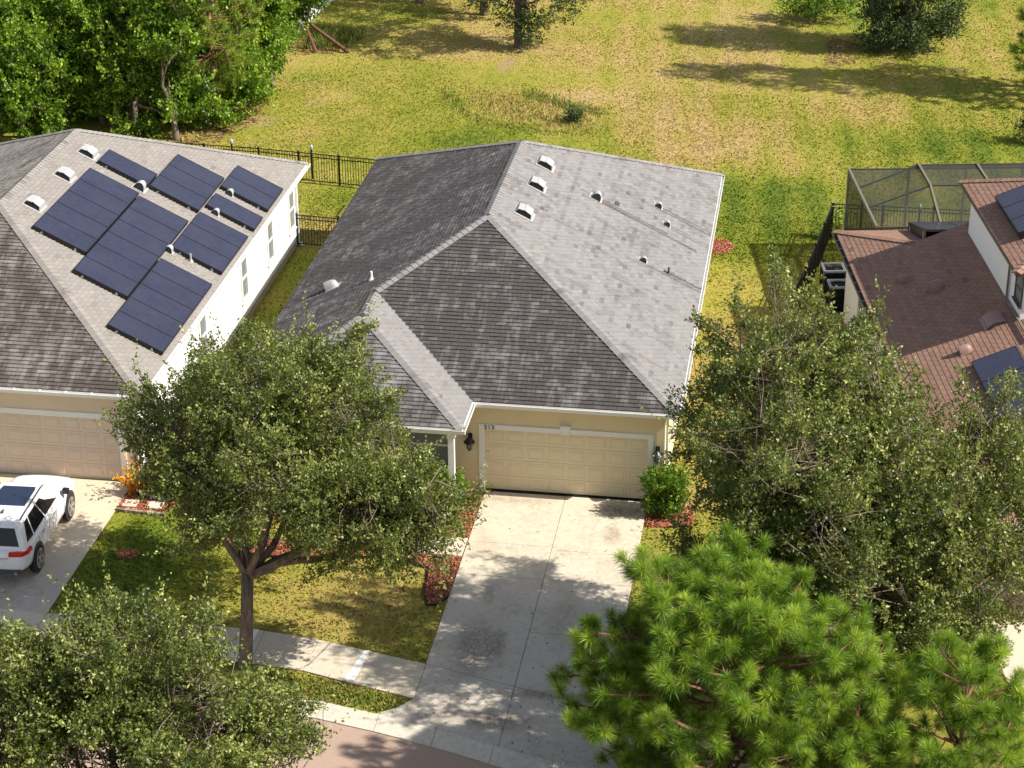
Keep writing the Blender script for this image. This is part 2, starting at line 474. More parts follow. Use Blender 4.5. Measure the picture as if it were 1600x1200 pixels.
class MB:
    def __init__(s, M=None):
        s.v, s.f, s.t, s.M = [], [], [], M

    def add(s, V, F, tint=0.5):
        k = len(s.v)
        s.v += [tuple(p) for p in V]
        s.f += [tuple(i + k for i in f) for f in F]
        s.t += [tint] * len(F)
        return s

    def box(s, x0, x1, y0, y1, z0, z1, tint=0.5, M=None):
        V = [(x, y, z) for z in (z0, z1) for y in (y0, y1) for x in (x0, x1)]
        if M is not None:
            V = [tuple(M @ Vector(p)) for p in V]
        return s.add(V, [(0, 2, 3, 1), (4, 5, 7, 6), (0, 1, 5, 4), (2, 6, 7, 3), (0, 4, 6, 2), (1, 3, 7, 5)], tint)

    def bar(s, a, b, w, h=None, tint=0.5, up=(0, 0, 1)):
        """a box beam from a to b"""
        h = h or w
        a, b = Vector(a), Vector(b)
        d = (b - a).normalized()
        u = Vector(up)
        if abs(d.dot(u)) > 0.98:
            u = Vector((1, 0, 0))
        sx = d.cross(u).normalized() * (w / 2)
        sy = sx.cross(d).normalized() * (h / 2)
        V = [p + i * sx + j * sy for p in (a, b) for i, j in ((-1, -1), (1, -1), (1, 1), (-1, 1))]
        return s.add(V, [(3, 2, 1, 0), (4, 5, 6, 7), (0, 1, 5, 4), (1, 2, 6, 5), (2, 3, 7, 6), (3, 0, 4, 7)], tint)

    def tube(s, pts, rad, n=6, tint=0.5, cap=True):
        pts = [Vector(p) for p in pts]
        if not hasattr(rad, '__len__'):
            rad = [rad] * len(pts)
        V, F = [], []
        for i, p in enumerate(pts):
            d = (pts[min(i + 1, len(pts) - 1)] - pts[max(i - 1, 0)]).normalized()
            u = Vector((0, 0, 1)) if abs(d.z) < 0.9 else Vector((1, 0, 0))
            a = d.cross(u).normalized()
            b = d.cross(a)
            for k in range(n):
                t = 2 * math.pi * k / n
                V.append(p + (a * math.cos(t) + b * math.sin(t)) * rad[i])
        for i in range(len(pts) - 1):
            for k in range(n):
                F.append((i * n + k, i * n + (k + 1) % n, (i + 1) * n + (k + 1) % n, (i + 1) * n + k))
        if cap:
            F.append(tuple(range(n))[::-1])
            F.append(tuple(range((len(pts) - 1) * n, len(pts) * n)))
        return s.add(V, F, tint)

    def lathe(s, prof, n=16, c=(0, 0, 0), tint=0.5, axis='z'):
        V, F = [], []
        for r, z in prof:
            for k in range(n):
                t = 2 * math.pi * k / n
                p = (r * math.cos(t), r * math.sin(t), z)
                if axis == 'x':
                    p = (p[2], p[0], p[1])
                V.append((p[0] + c[0], p[1] + c[1], p[2] + c[2]))
        for i in range(len(prof) - 1):
            for k in range(n):
                F.append((i * n + k, i * n + (k + 1) % n, (i + 1) * n + (k + 1) % n, (i + 1) * n + k))
        F.append(tuple(range(n))[::-1])
        F.append(tuple(range((len(prof) - 1) * n, len(prof) * n)))
        return s.add(V, F, tint)

    def prism(s, poly, z0, z1, tint=0.5):
        """extruded flat polygon (counter-clockwise)"""
        n = len(poly)
        V = [(x, y, z0) for x, y in poly] + [(x, y, z1) for x, y in poly]
        F = [tuple(range(n))[::-1], tuple(range(n, 2 * n))] + [(i, (i + 1) % n, n + (i + 1) % n, n + i) for i in range(n)]
        return s.add(V, F, tint)

    def mesh(s, name, smooth=False):
        V = s.v
        if s.M is not None:
            V = [tuple(s.M @ Vector(p)) for p in V]
        return mesh_np(name, V, s.f, {'tint': s.t}, smooth)

    def build(s, name, mat, parent=None, world=False, smooth=False, basis=None):
        return link(name, s.mesh(name, smooth), mat, parent, world, basis)


def area2(p):
    return sum(p[i][0] * p[(i + 1) % len(p)][1] - p[(i + 1) % len(p)][0] * p[i][1] for i in range(len(p)))


def ccw(p):
    return p if area2(p) > 0 else p[::-1]


def inside(P, poly):
    x, y = P[:, 0], P[:, 1]
    r = np.zeros(len(P), bool)
    n = len(poly)
    for i in range(n):
        x0, y0 = poly[i]
        x1, y1 = poly[(i + 1) % n]
        if y0 == y1:
            continue
        c = ((y0 > y) != (y1 > y)) & (x < (x1 - x0) * (y - y0) / (y1 - y0) + x0)
        r ^= c
    return r


def vnoise(x, y, scale, seed):
    """smooth value noise in numpy, 0..1"""
    g = np.random.default_rng(seed).random((64, 64))
    u, v = x * scale + 1000.3, y * scale + 1000.7
    i, j = np.floor(u).astype(int), np.floor(v).astype(int)
    fu, fv = u - i, v - j
    fu, fv = fu * fu * (3 - 2 * fu), fv * fv * (3 - 2 * fv)
    a, b = g[i % 64, j % 64], g[(i + 1) % 64, j % 64]
    c, d = g[i % 64, (j + 1) % 64], g[(i + 1) % 64, (j + 1) % 64]
    return (a * (1 - fu) + b * fu) * (1 - fv) + (c * (1 - fu) + d * fu) * fv


# ------------------------------------------------------------------ ground plan (metres; garage door corner at the origin)
WALK_BACK = [(-30, -8.2), (-10.6, -8.46), (-8.67, -8.3), (-4.8, -8.44), (-3.36, -8.61), (-1.71, -9.0), (0, -9.42), (4.9, -10.83), (8, -11.9), (12, -13.6), (24, -19.5)]
WALK_FRONT = [(-30, -9.8), (-10.6, -10.05), (-9.1, -9.85), (-4.4, -10.03), (-3.24, -10.13), (-2.24, -10.43), (0, -11.0), (4.9, -12.38), (8, -13.4), (12, -15.1), (24, -21)]
ROAD_EDGE = [(-30, -11.7), (-10, -11.75), (-5, -11.85), (-2.28, -12.18), (0.37, -12.78), (1.96, -13.31), (4.5, -14.05), (8, -15.2), (13, -17.3), (24, -22.6)]


def lerp_line(L, x):
    return float(np.interp(x, [p[0] for p in L], [p[1] for p in L]))


KERB_IN = [(x, y + (0.55 if x < -3 else 0.7)) for x, y in ROAD_EDGE]
ROAD_FAR = [(-30, -19.0), (-5, -19.1), (2, -19.6), (8, -22), (16, -26), (24, -30)]
BED_LOW = [(-0.03, -3.9), (-0.03, -6.05), (-0.25, -6.55), (-0.5, -6.6), (-0.72, -5.9), (-0.75, -5.2), (-0.85, -4.65), (-1.4, -4.45), (-2.9, -4.35), (-4.0, -4.5), (-5.0, -4.7), (-6.2, -4.6), (-6.9, -4.2), (-6.9, -3.5), (-4.5, -3.8), (-2.3, -3.85), (-0.63, -3.9)]
BED_UP = [(-0.03, -0.03), (-0.03, -2.8), (-0.7, -2.85), (-3.2, -2.75), (-6.9, -2.6), (-6.95, -0.03)]
WALKWAY = [(-0.02, -2.82), (-0.02, -3.88), (-2.3, -3.83), (-4.2, -3.75), (-4.2, -2.2), (-3.1, -2.2), (-3.1, -2.77), (-0.7, -2.87)]
BED_LEFT = [(-10.62, -2.62), (-9.95, -2.72), (-9.25, -2.75), (-8.95, -2.2), (-9.05, -1.05), (-10.62, -1.05)]
BED_RIGHT = [(4.93, -0.03), (6.3, -0.03), (6.3, -1.25), (5.7, -1.4), (4.93, -1.45)]
BED_RING = [(5.55 + 0.62 * math.cos(a) + 0.12, 20.55 + 0.75 * math.sin(a)) for a in np.linspace(0, 2 * math.pi, 14)[:-1]]
DRIVE = [(0, 0.1), (0, -9.42), (0, -11.0), (-0.35, -11.5), (-0.83, -12.0), (5.9, -13.7), (5.3, -12.9), (4.9, -12.4), (4.9, -10.83), (4.9, 0.1)]
LDRIVE = [(-10.62, -1.0), (-10.62, -11.2), (-15.7, -11.2), (-15.7, -1.0)]

# houses: footprints used to keep grass off
C0, TH = np.array([10.032, 14.614, 0.0]), 0.1695
RHM = Matrix.Translation(tuple(C0)) @ Matrix.Rotation(TH, 4, 'Z')


def RW(x, y, z=0):
    return RHM @ Vector((x, y, z))


RDRIVE = [tuple(RW(x, y))[:2] for x, y in ((0.9, -20.3), (0.9, -30), (6.1, -30), (6.1, -20.3))]
FOOT = [[(-7.0, 0), (5.35, 0), (5.35, 19.5), (-7.0, 19.5)], [(-22.7, -1), (-10.4, -1), (-10.4, 18.6), (-22.7, 18.6)],
        [tuple(RW(x, y))[:2] for x, y in ((0.4, -0.4), (10, -0.4), (10, -20.3), (0.4, -20.3))]]
HARD = FOOT + [DRIVE, LDRIVE, RDRIVE, BED_LOW, BED_UP, BED_LEFT, BED_RIGHT, WALKWAY, BED_RING,
               WALK_BACK + WALK_FRONT[::-1], KERB_IN + ROAD_FAR[::-1]]


def lawn_fields(x, y):
    """dryness, bare soil and lushness of the lawn, from where grass grows well or badly"""
    n1 = vnoise(x, y, 0.16, 1)
    n2 = vnoise(x, y, 0.55, 2)
    n3 = vnoise(x + 0.4 * y, y, 0.09, 3)
    st = 0.5 + 0.5 * np.sin(2 * math.pi * (x * 0.55 + y * 0.05 + 0.5 * n1))         # mower passes
    dry = 0.5 + 0.5 * (n1 - 0.5) + 0.3 * (n2 - 0.5) + 0.25 * (n3 - 0.5)
    back = y > 19
    dry = np.where(back, dry + 0.22 * (st - 0.5) * np.clip((x + 5) / 4, 0.25, 1), dry)

    def blob(cx, cy, rx, ry):
        return np.exp(-(((x - cx) / rx) ** 2 + ((y - cy) / ry) ** 2))
    dry = dry + 0.3 * blob(1.5, 38, 5, 7) + 0.25 * blob(4.5, 31, 4, 5) + 0.28 * blob(-3, 37.5, 4, 2.5) + 0.3 * blob(-14, 34, 3.5, 5) + 0.15 * blob(7.0, 14, 1.2, 5) * 0.6
    dry = dry - 0.32 * blob(8, 22, 3.5, 5) - 0.25 * blob(9, 27, 7, 2.0) - 0.22 * blob(-9.5, 23.5, 3, 2.2) - 0.2 * blob(13, 33, 5, 3) - 0.2 * blob(-5, 29, 4, 2.5)
    dry = dry - 0.4 * blob(-9.2, -5.2, 2.2, 3.2) - 0.3 * blob(-9, 8, 1.6, 12) + 0.2 * blob(-3, -6.6, 3, 1.9) + 0.25 * blob(-2.5, -10.9, 3, 0.8)
    soil = 0.4 * blob(-2.6, 35.4, 1.4, 0.7) + 0.55 * blob(-12.6, 36.8, 1.7, 0.5) + 0.6 * blob(-13.9, 35.6, 1.2, 0.9) + 0.6 * blob(-15.6, 33.0, 1.6, 1.4) + 0.75 * blob(-6.0, 43.0, 0.8, 2.6) + 0.6 * blob(9.8, 46.5, 0.9, 4.0) \
        + 0.5 * blob(-5.6, 36.2, 1.0, 0.9) + 0.5 * blob(15.5, 45, 1.8, 2.0) + 0.45 * blob(-16.5, 41, 1.2, 2.5) + 0.4 * blob(-11, 49, 4, 1.6) + 0.45 * blob(-17.3, 31, 1.5, 2.5)
    lush = 0.7 * blob(-15.3, 39.5, 1.5, 1.0) + 0.55 * blob(7.3, 20.2, 1.6, 2.2) + 0.35 * blob(-8.9, -2.6, 1.4, 1.2) + 0.4 * blob(-9.2, 24, 2, 0.8) + 0.4 * blob(6.1, 8, 0.5, 7)
    return np.clip(dry, 0, 1.1), np.clip(soil, 0, 1), np.clip(lush, 0, 1)


def make_ground():
    # one sheet to the horizon: fine grid in view, a few big quads outside
    xs = np.concatenate([[-900, -300, -100, -60], np.arange(-45, 35.1, 0.5), [60, 100, 300, 900]])
    ys = np.concatenate([[-900, -300, -100, -60], np.arange(-30, 70.1, 0.5), [100, 300, 900]])
    X, Y = np.meshgrid(xs, ys, indexing='ij')
    Z = np.zeros_like(X)

    def sw(cx, cy, rx, ry):
        return np.exp(-(((X - cx) / rx) ** 2 + ((Y - cy) / ry) ** 2))
    Z -= 0.22 * sw(-3.2, 35.2, 3.5, 1.3)                       # the swale behind the house
    Z += 0.05 * (vnoise(X, Y, 0.2, 11) - 0.5) * (Y > 21)
    V = np.stack([X, Y, Z], -1).reshape(-1, 3)
    a, b = len(xs), len(ys)
    I = np.arange(a * b).reshape(a, b)
    F = np.stack([I[:-1, :-1], I[1:, :-1], I[1:, 1:], I[:-1, 1:]], -1).reshape(-1, 4)
    d, s, l = lawn_fields(V[:, 0], V[:, 1])
    me = mesh_np('ground', V, F, {'dry': d, 'soil': s, 'lush': l, 'tint': np.full(len(V), 0.45)}, True)
    tag(link('ground', me, MT['grass']), kind='structure')


make_ground()


def ground_z(x, y):
    return -0.22 * np.exp(-(((x + 3.2) / 3.5) ** 2 + ((y - 35.2) / 1.3) ** 2))


def make_grass():
    n = 330000
    P = np.empty((0, 2))
    # denser near the camera, thinner at the back, only where the photograph looks
    reg = [((-12.5, 7), (-12.5, 0), 0.13), ((-11, 10.5), (0, 24), 0.16), ((-24, 24), (19, 40), 0.43), ((-22, 24), (40, 60), 0.28)]
    out = []
    for (x0, x1), (y0, y1), w in reg:
        k = int(n * w)
        out.append(np.stack([rng.uniform(x0, x1, k), rng.uniform(y0, y1, k)], 1))
    P = np.concatenate(out)
    keep = np.ones(len(P), bool)
    for poly in HARD:
        keep &= ~inside(P, poly)
    px = project(np.c_[P, np.zeros(len(P))])
    keep &= (px[:, 0] > -30) & (px[:, 0] < 1630) & (px[:, 1] > -30) & (px[:, 1] < 1230)
    P = P[keep]
    d, s, l = lawn_fields(P[:, 0], P[:, 1])
    k = rng.random(len(P)) > s * 0.9
    P, d, s, l = P[k], d[k], s[k], l[k]
    n = len(P)
    h = rng.uniform(0.025, 0.065, n) * (1 + 0.3 * l)
    w = rng.uniform(0.02, 0.05, n)
    a = rng.uniform(0, 2 * math.pi, n)
    lean = rng.uniform(0.2, 1.3, n) * h
    la = rng.uniform(0, 2 * math.pi, n)
    z = ground_z(P[:, 0], P[:, 1])
    B = np.c_[P, z]
    S = np.c_[np.cos(a) * w, np.sin(a) * w, np.zeros(n)]
    T = B + np.c_[np.cos(la) * lean, np.sin(la) * lean, h]
    V = np.stack([B - S, B + S, T], 1).reshape(-1, 3)
    F = np.arange(3 * n).reshape(n, 3)
    me = mesh_np('grass', V, F, {'dry': d, 'soil': s * 0, 'lush': l, 'tint': rng.random(n)})
    o = link('grass', me, MT['grass'])
    tag(o, 'short yellow-green lawn grass growing around and behind the houses', 'grass', kind='stuff')


make_grass()

# ------------------------------------------------------------------ paving
GAP = 0.012


def shrink(poly, g=GAP):
    """move every edge of a ccw polygon inwards by g/2"""
    poly = ccw(poly)
    n = len(poly)
    out = []
    for i in range(n):
        p0, p1, p2 = (np.array(poly[j % n], float) for j in (i - 1, i, i + 1))
        e1, e2 = p1 - p0, p2 - p1
        n1 = np.array([-e1[1], e1[0]]) / np.linalg.norm(e1)
        n2 = np.array([-e2[1], e2[0]]) / np.linalg.norm(e2)
        b = n1 + n2
        b /= max(0.3, b @ n1)
        out.append(tuple(p1 + b * g / 2))
    return out


def slab(name, poly, z0, z1, mat, parent, tint=None):
    mb = MB()
    mb.prism(shrink(poly), z0, z1, rng.random() if tint is None else tint)
    o = mb.build(name, mat, parent)
    bev = o.modifiers.new('bevel', 'BEVEL')
    bev.width, bev.segments, bev.limit_method = 0.008, 1, 'ANGLE'
    return o


def base_sheet(name, poly, z, mat):
    mb = MB()
    p = ccw(poly)
    mb.add([(x, y, z) for x, y in p], [tuple(range(len(p)))])
    return tag(mb.build(name, mat), kind='structure')


drive = base_sheet('driveway', DRIVE, 0.006, MT['joint'])
XM = 2.44
for x0, x1, ys in ((0, XM, (0.02, -3.02, -4.84)), (XM, 4.9, (0.02, -3.2, -4.84))):
    for y0, y1 in zip(ys[:-1], ys[1:]):
        slab('concrete_slab', [(x0, y0), (x0, y1), (x1, y1), (x1, y0)], 0.0, 0.045, MT['drive'], drive)
for x0, x1, ym in ((0, XM, None), (XM, 4.9, -7.55)):
    yb0, yb1 = lerp_line(WALK_BACK, x0), lerp_line(WALK_BACK, x1)
    yf0, yf1 = lerp_line(WALK_FRONT, x0), lerp_line(WALK_FRONT, x1)
    if ym:
        slab('concrete_slab', [(x0, -4.84), (x0, ym), (x1, ym), (x1, -4.84)], 0.0, 0.045, MT['drive'], drive)
        slab('concrete_slab', [(x0, ym), (x0, yb0), (x1, yb1), (x1, ym)], 0.0, 0.045, MT['drive'], drive)
    else:
        slab('concrete_slab', [(x0, -4.84), (x0, yb0), (x1, yb1), (x1, -4.84)], 0.0, 0.045, MT['drive'], drive)
    ki = lambda x: lerp_line(KERB_IN, x)
    if x0 == 0:
        p = [(x0, yb0), (x0, yf0), (-0.35, -11.45), (-0.83, ki(-0.83)), (x0 + 0.4, ki(0.4)), (x1, ki(x1)), (x1, yb1)]
    else:
        p = [(x0, yb0), (x0, ki(x0)), (x1 + 0.9, ki(x1 + 0.9)), (x1 + 0.2, yf1 - 0.2), (x1, yf1), (x1, yb1)]
    slab('apron_slab', p, 0.0, 0.042, MT['drive'], drive)

walk = base_sheet('sidewalk', WALK_BACK[:7] + WALK_FRONT[:7][::-1], 0.005, MT['joint'])
xs = [-22, -20.4, -18.8, -17.2, -15.66, -14, -12.3, -10.62, -9.1, -7.6, -6.1, -4.55, -3.02, -1.5, 0]
for a, b in zip(xs[:-1], xs[1:]):
    # joints run square to the curving walk, so the front end of a joint sits a little to the left
    f = lambda x: x - 0.16 * max(0, min(1, (x + 4.5) / 3)) if x < -0.1 else x
    slab('sidewalk_slab', [(a, lerp_line(WALK_BACK, a)), (f(a), lerp_line(WALK_FRONT, f(a))), (f(b), lerp_line(WALK_FRONT, f(b))), (b, lerp_line(WALK_BACK, b))], 0.0, 0.04, MT['walk'], walk)
for xw, wd in ((-1.7, 0.22), (-4.95, 0.4), (-7.3, 0.3)):
    mb = MB()
    yb, yf = lerp_line(WALK_BACK, xw) - 0.02, lerp_line(WALK_FRONT, xw - 0.2) + 0.05
    mb.prism(ccw([(xw, yb), (xw + wd * 0.6, yb), (xw - 0.2 + wd, yf), (xw - 0.25, yf)]), 0.04, 0.046)
    o = mb.build('repair_strip', MT['paint_strip'], walk)
    o['label'] = 'pale mortar strip patched across the sidewalk'
mb = MB()
wr = WALK_BACK[7:] + WALK_FRONT[7:][::-1]
mb.prism(ccw(wr), 0.0, 0.04, 0.5)
mb.build('sidewalk_slab', MT['walk'], walk)

walkway = base_sheet('front_path', WALKWAY, 0.005, MT['joint'])
slab('path_slab', [(-0.02, -2.84), (-0.02, -3.88), (-1.5, -3.86), (-1.5, -2.84)], 0, 0.04, MT['walk'], walkway)
slab('path_slab', [(-1.5, -2.84), (-1.5, -3.86), (-3.05, -3.82), (-3.05, -2.8)], 0, 0.04, MT['walk'], walkway)
slab('path_slab', [(-3.05, -2.2), (-3.05, -3.82), (-4.2, -3.78), (-4.2, -2.2)], 0, 0.04, MT['walk'], walkway)

ld = base_sheet('neighbour_driveway', LDRIVE, 0.006, MT['joint'])
for x0, x1 in ((-15.7, -13.15), (-13.15, -10.62)):
    for y0, y1 in ((-1.0, -4.75), (-4.75, -8.46)):
        slab('concrete_slab', [(x0, y0), (x0, y1), (x1, y1), (x1, y0)], 0, 0.045, MT['ldrive'], ld)
    slab('apron_slab', [(x0, -10.06), (x0, -11.2), (x1, -11.2), (x1, -10.06)], 0, 0.045, MT['ldrive'], ld)
rd = base_sheet('right_driveway', RDRIVE, 0.008, MT['joint'])
mb = MB()
for i in range(2):
    for j in range(2):
        mb = MB()
        q = [(0.9 + 2.6 * i, -20.3 - 4.8 * j), (0.9 + 2.6 * i, -25.1 - 4.8 * j), (3.5 + 2.6 * i, -25.1 - 4.8 * j), (3.5 + 2.6 * i, -20.3 - 4.8 * j)]
        slab('concrete_slab', [tuple(RW(x, y))[:2] for x, y in q], 0, 0.05, MT['walk'], rd)

base_sheet('road', [(p[0], p[1] + 0.1) for p in ROAD_EDGE] + ROAD_FAR[::-1], 0.004, MT['asphalt'])
kerb = base_sheet('kerb', KERB_IN + ROAD_EDGE[::-1], 0.005, MT['joint'])
xk = list(np.arange(-22, 24, 1.52))
for a, b in zip(xk[:-1], xk[1:]):
    mb = MB()
    P = []
    for x in (a + 0.006, b - 0.006):
        yi, yo = lerp_line(KERB_IN, x), lerp_line(ROAD_EDGE, x)
        P.append([(x, yi, -0.05), (x, yi, 0.05), (x, yi - 0.12, 0.085 if not (-1.0 < x < 5.8) else 0.05), (x, (yi + yo) / 2 - 0.05, 0.03), (x, yo, 0.035), (x, yo, -0.05)])
    V = P[0] + P[1]
    k = 6
    F = [(i, i + 1, k + i + 1, k + i) for i in range(k - 1)] + [(0, k, 2 * k - 1, k - 1), tuple(range(k))[::-1], tuple(range(k, 2 * k))]
    mb.add(V, F, rng.random())
    mb.build('kerb_stone', MT['kerb'], kerb)

# ------------------------------------------------------------------ mulch beds
def chips(name, polys, dens, mat, label, cat, size=(0.05, 0.11), z0=0.012, lump=0.03):
    Vs, Fs, ts, k = [], [], [], 0
    for poly in polys:
        poly = ccw(poly)
        P = np.array(poly)
        lo, hi = P.min(0), P.max(0)
        n = int((hi - lo).prod() * dens)
        q = rng.uniform(lo, hi, (n, 2))
        q = q[inside(q, poly)]
        n = len(q)
        L = rng.uniform(*size, n)
        Wd = L * rng.uniform(0.25, 0.5, n)
        a = rng.uniform(0, 2 * math.pi, n)
        tilt = rng.uniform(-0.5, 0.5, n)
        z = z0 + rng.uniform(0, 0.045, n) + lump * vnoise(q[:, 0], q[:, 1], 2.5, 5)
        d = np.c_[np.cos(a), np.sin(a), tilt * 0.6] * (L / 2)[:, None]
        s = np.c_[-np.sin(a), np.cos(a), rng.uniform(-0.4, 0.4, n)] * (Wd / 2)[:, None]
        c = np.c_[q, z]
        up = np.array([0, 0, 0.012])
        V = np.stack([c - d - s, c + d - s, c + d + s, c - d + s, c + up], 1).reshape(-1, 3)
        I = np.arange(n)[:, None] * 5 + k
        F = np.concatenate([I + np.array([[0, 1, 4]]), I + np.array([[1, 2, 4]]), I + np.array([[2, 3, 4]]), I + np.array([[3, 0, 4]])], 0)
        Vs.append(V)
        Fs.append(F)
        ts.append(np.tile(rng.random(n), 4))
        k += len(V)
    me = mesh_np(name, np.concatenate(Vs), np.concatenate(Fs), {'tint': np.concatenate(ts)})
    o = link(name, me, mat)
    tag(o, label, cat, kind='stuff')
    return o


for nm, poly in (('mulch_bed', BED_LOW), ('mulch_bed', BED_UP), ('mulch_bed', BED_LEFT), ('mulch_bed', BED_RIGHT), ('mulch_bed', BED_RING)):
    base_sheet(nm, poly, 0.01, MT['mulch'])
chips('mulch', [BED_LOW, BED_UP, BED_RIGHT], 650, MT['mulch'], 'red bark mulch covering the beds by the front path and garage', 'mulch')
chips('mulch', [BED_LEFT], 500, MT['mulch'], 'brown bark chips around two stepping stones by the white car', 'mulch', (0.05, 0.13))
chips('mulch', [BED_RING], 600, MT['mulch'], 'small round patch of pink mulch at the right rear eave', 'mulch')
ring = [(-9.44 + 0.36 * math.cos(a), -5.14 + 0.28 * math.sin(a)) for a in np.linspace(0, 2 * math.pi, 12)[:-1]]
chips('mulch', [ring], 900, MT['mulch'], 'small red mulch mound alone on the shaded front lawn', 'mulch', (0.04, 0.08), 0.03, 0.08)
# black edging between the lower bed and the lawn
mb = MB()
mb.tube([(x, y, 0.05) for x, y in BED_LOW[1:13]], 0.035, 5)
tag(mb.build('bed_edging', MT['black']), 'black plastic edging between red mulch and dry front lawn', 'edging')
ed = empty('stone_edging', 'row of rough brown edging stones below the stepping stone bed', 'edging', (-9.9, -2.7, 0))
for i in range(11):
    t_ = i / 10
    x = -10.55 + 1.4 * t_
    mb = MB()
    mb.box(-0.062, 0.062, -0.05, 0.05, 0, 0.09, rng.random(), Matrix.Translation((x, -2.68 - 0.1 * t_ + rng.uniform(-.01, .01), 0)) @ Matrix.Rotation(rng.uniform(-.2, .2), 4, 'Z'))
    mb.build('stone', MT['edging'], ed, True)
for (x, y, lb) in ((-10.3, -2.28, 'square pale stepping stone in the mulch nearest the white car'), (-9.52, -2.28, 'square pale stepping stone in the mulch right of the first one'), (-9.6, -1.72, 'half hidden stepping stone under the oak branches, third in the bed')):
    mb = MB()
    mb.box(-0.22, 0.22, -0.2, 0.2, 0.0, 0.075, 0.4)
    o = mb.build('stepping_stone', MT['stone'])
    o.location = (x, y, 0)
    o.rotation_euler.z = rng.uniform(-0.08, 0.08)
    bv = o.modifiers.new('bevel', 'BEVEL')
    bv.width, bv.segments = 0.015, 2
    tag(o, lb, 'stepping stone', 'stepping stones in the left bed')

chips('fallen_leaves', [[(0, -0.1), (0, -9.4), (4.9, -10.8), (4.9, -0.1)], [(0, -9.42), (-4.8, -8.44), (-4.4, -10.0), (0, -11.0)], [(-10.7, -1.2), (-10.7, -8), (-11.6, -8), (-11.6, -1.2)]], 1.6, MT['litter'], 'scattered brown leaves lying on the driveways and sidewalk', 'leaf litter', (0.035, 0.07), 0.05, 0.0)
chips('fallen_leaves', [[(0, -10.0), (0, -12.2), (5.0, -13.4), (4.9, -10.4)], [(0.0, -2.8), (0.35, -2.8), (0.35, 0), (0.0, 0)], [(4.6, -5), (4.9, -5), (4.9, -0.2), (4.6, -0.2)]], 9, MT['litter'], 'dead leaves gathered along the driveway edges and the street end', 'leaf litter', (0.035, 0.07), 0.05, 0.0)

# ------------------------------------------------------------------ roofs
class Face:
    """a roof plane: o eave origin, ud along the eave, vd horizontal up-slope, limits of u as functions of the plan distance d"""

    def __init__(s, o, ud, vd, sl, dmax, lo, hi, stain, brk=()):
        s.o, s.ud, s.vd = (np.array(v, float) for v in (o, ud, vd))
        s.sl, s.dmax, s.lo, s.hi, s.stain = sl, dmax, lo, hi, stain
        s.brk = sorted({0, dmax, *brk})
        s.k = math.sqrt(1 + sl * sl)
        s.up = (s.vd + np.array([0, 0, sl])) / s.k
        s.n = np.cross(s.ud, s.up)
        if s.n[2] < 0:
            s.n = -s.n

    def p(s, u, d, h=0.0):
        return s.o + u * s.ud + d * s.vd + np.array([0, 0, s.sl * d]) + h * s.n


def deck(faces, name, mat, parent, drop=0.0):
    mb = MB()
    for f in faces:
        for d0, d1 in zip(f.brk[:-1], f.brk[1:]):
            e = 1e-4
            q = [f.p(f.lo(d0 + e), d0, drop), f.p(f.hi(d0 + e), d0, drop), f.p(f.hi(d1 - e), d1, drop), f.p(f.lo(d1 - e), d1, drop)]
            mb.add(q, [(0, 1, 2, 3)])
    return mb.build(name, mat, parent, True)


def shingle_mesh_variants(w, e, mat, count=14):
    out = []
    for i in range(count):
        mb = MB()
        j = w / 2 - 0.004
        hf, hb = 0.02 + 0.006 * rng.random(), 0.003
        mb.add([(-j, 0, 0), (j, 0, 0), (j, 0, hf), (-j, 0, hf), (j, e, hb), (-j, e, hb)],
               [(0, 1, 2, 3), (3, 2, 4, 5), (1, 4, 2), (0, 3, 5)], 0)
        out.append(mb)
    return out


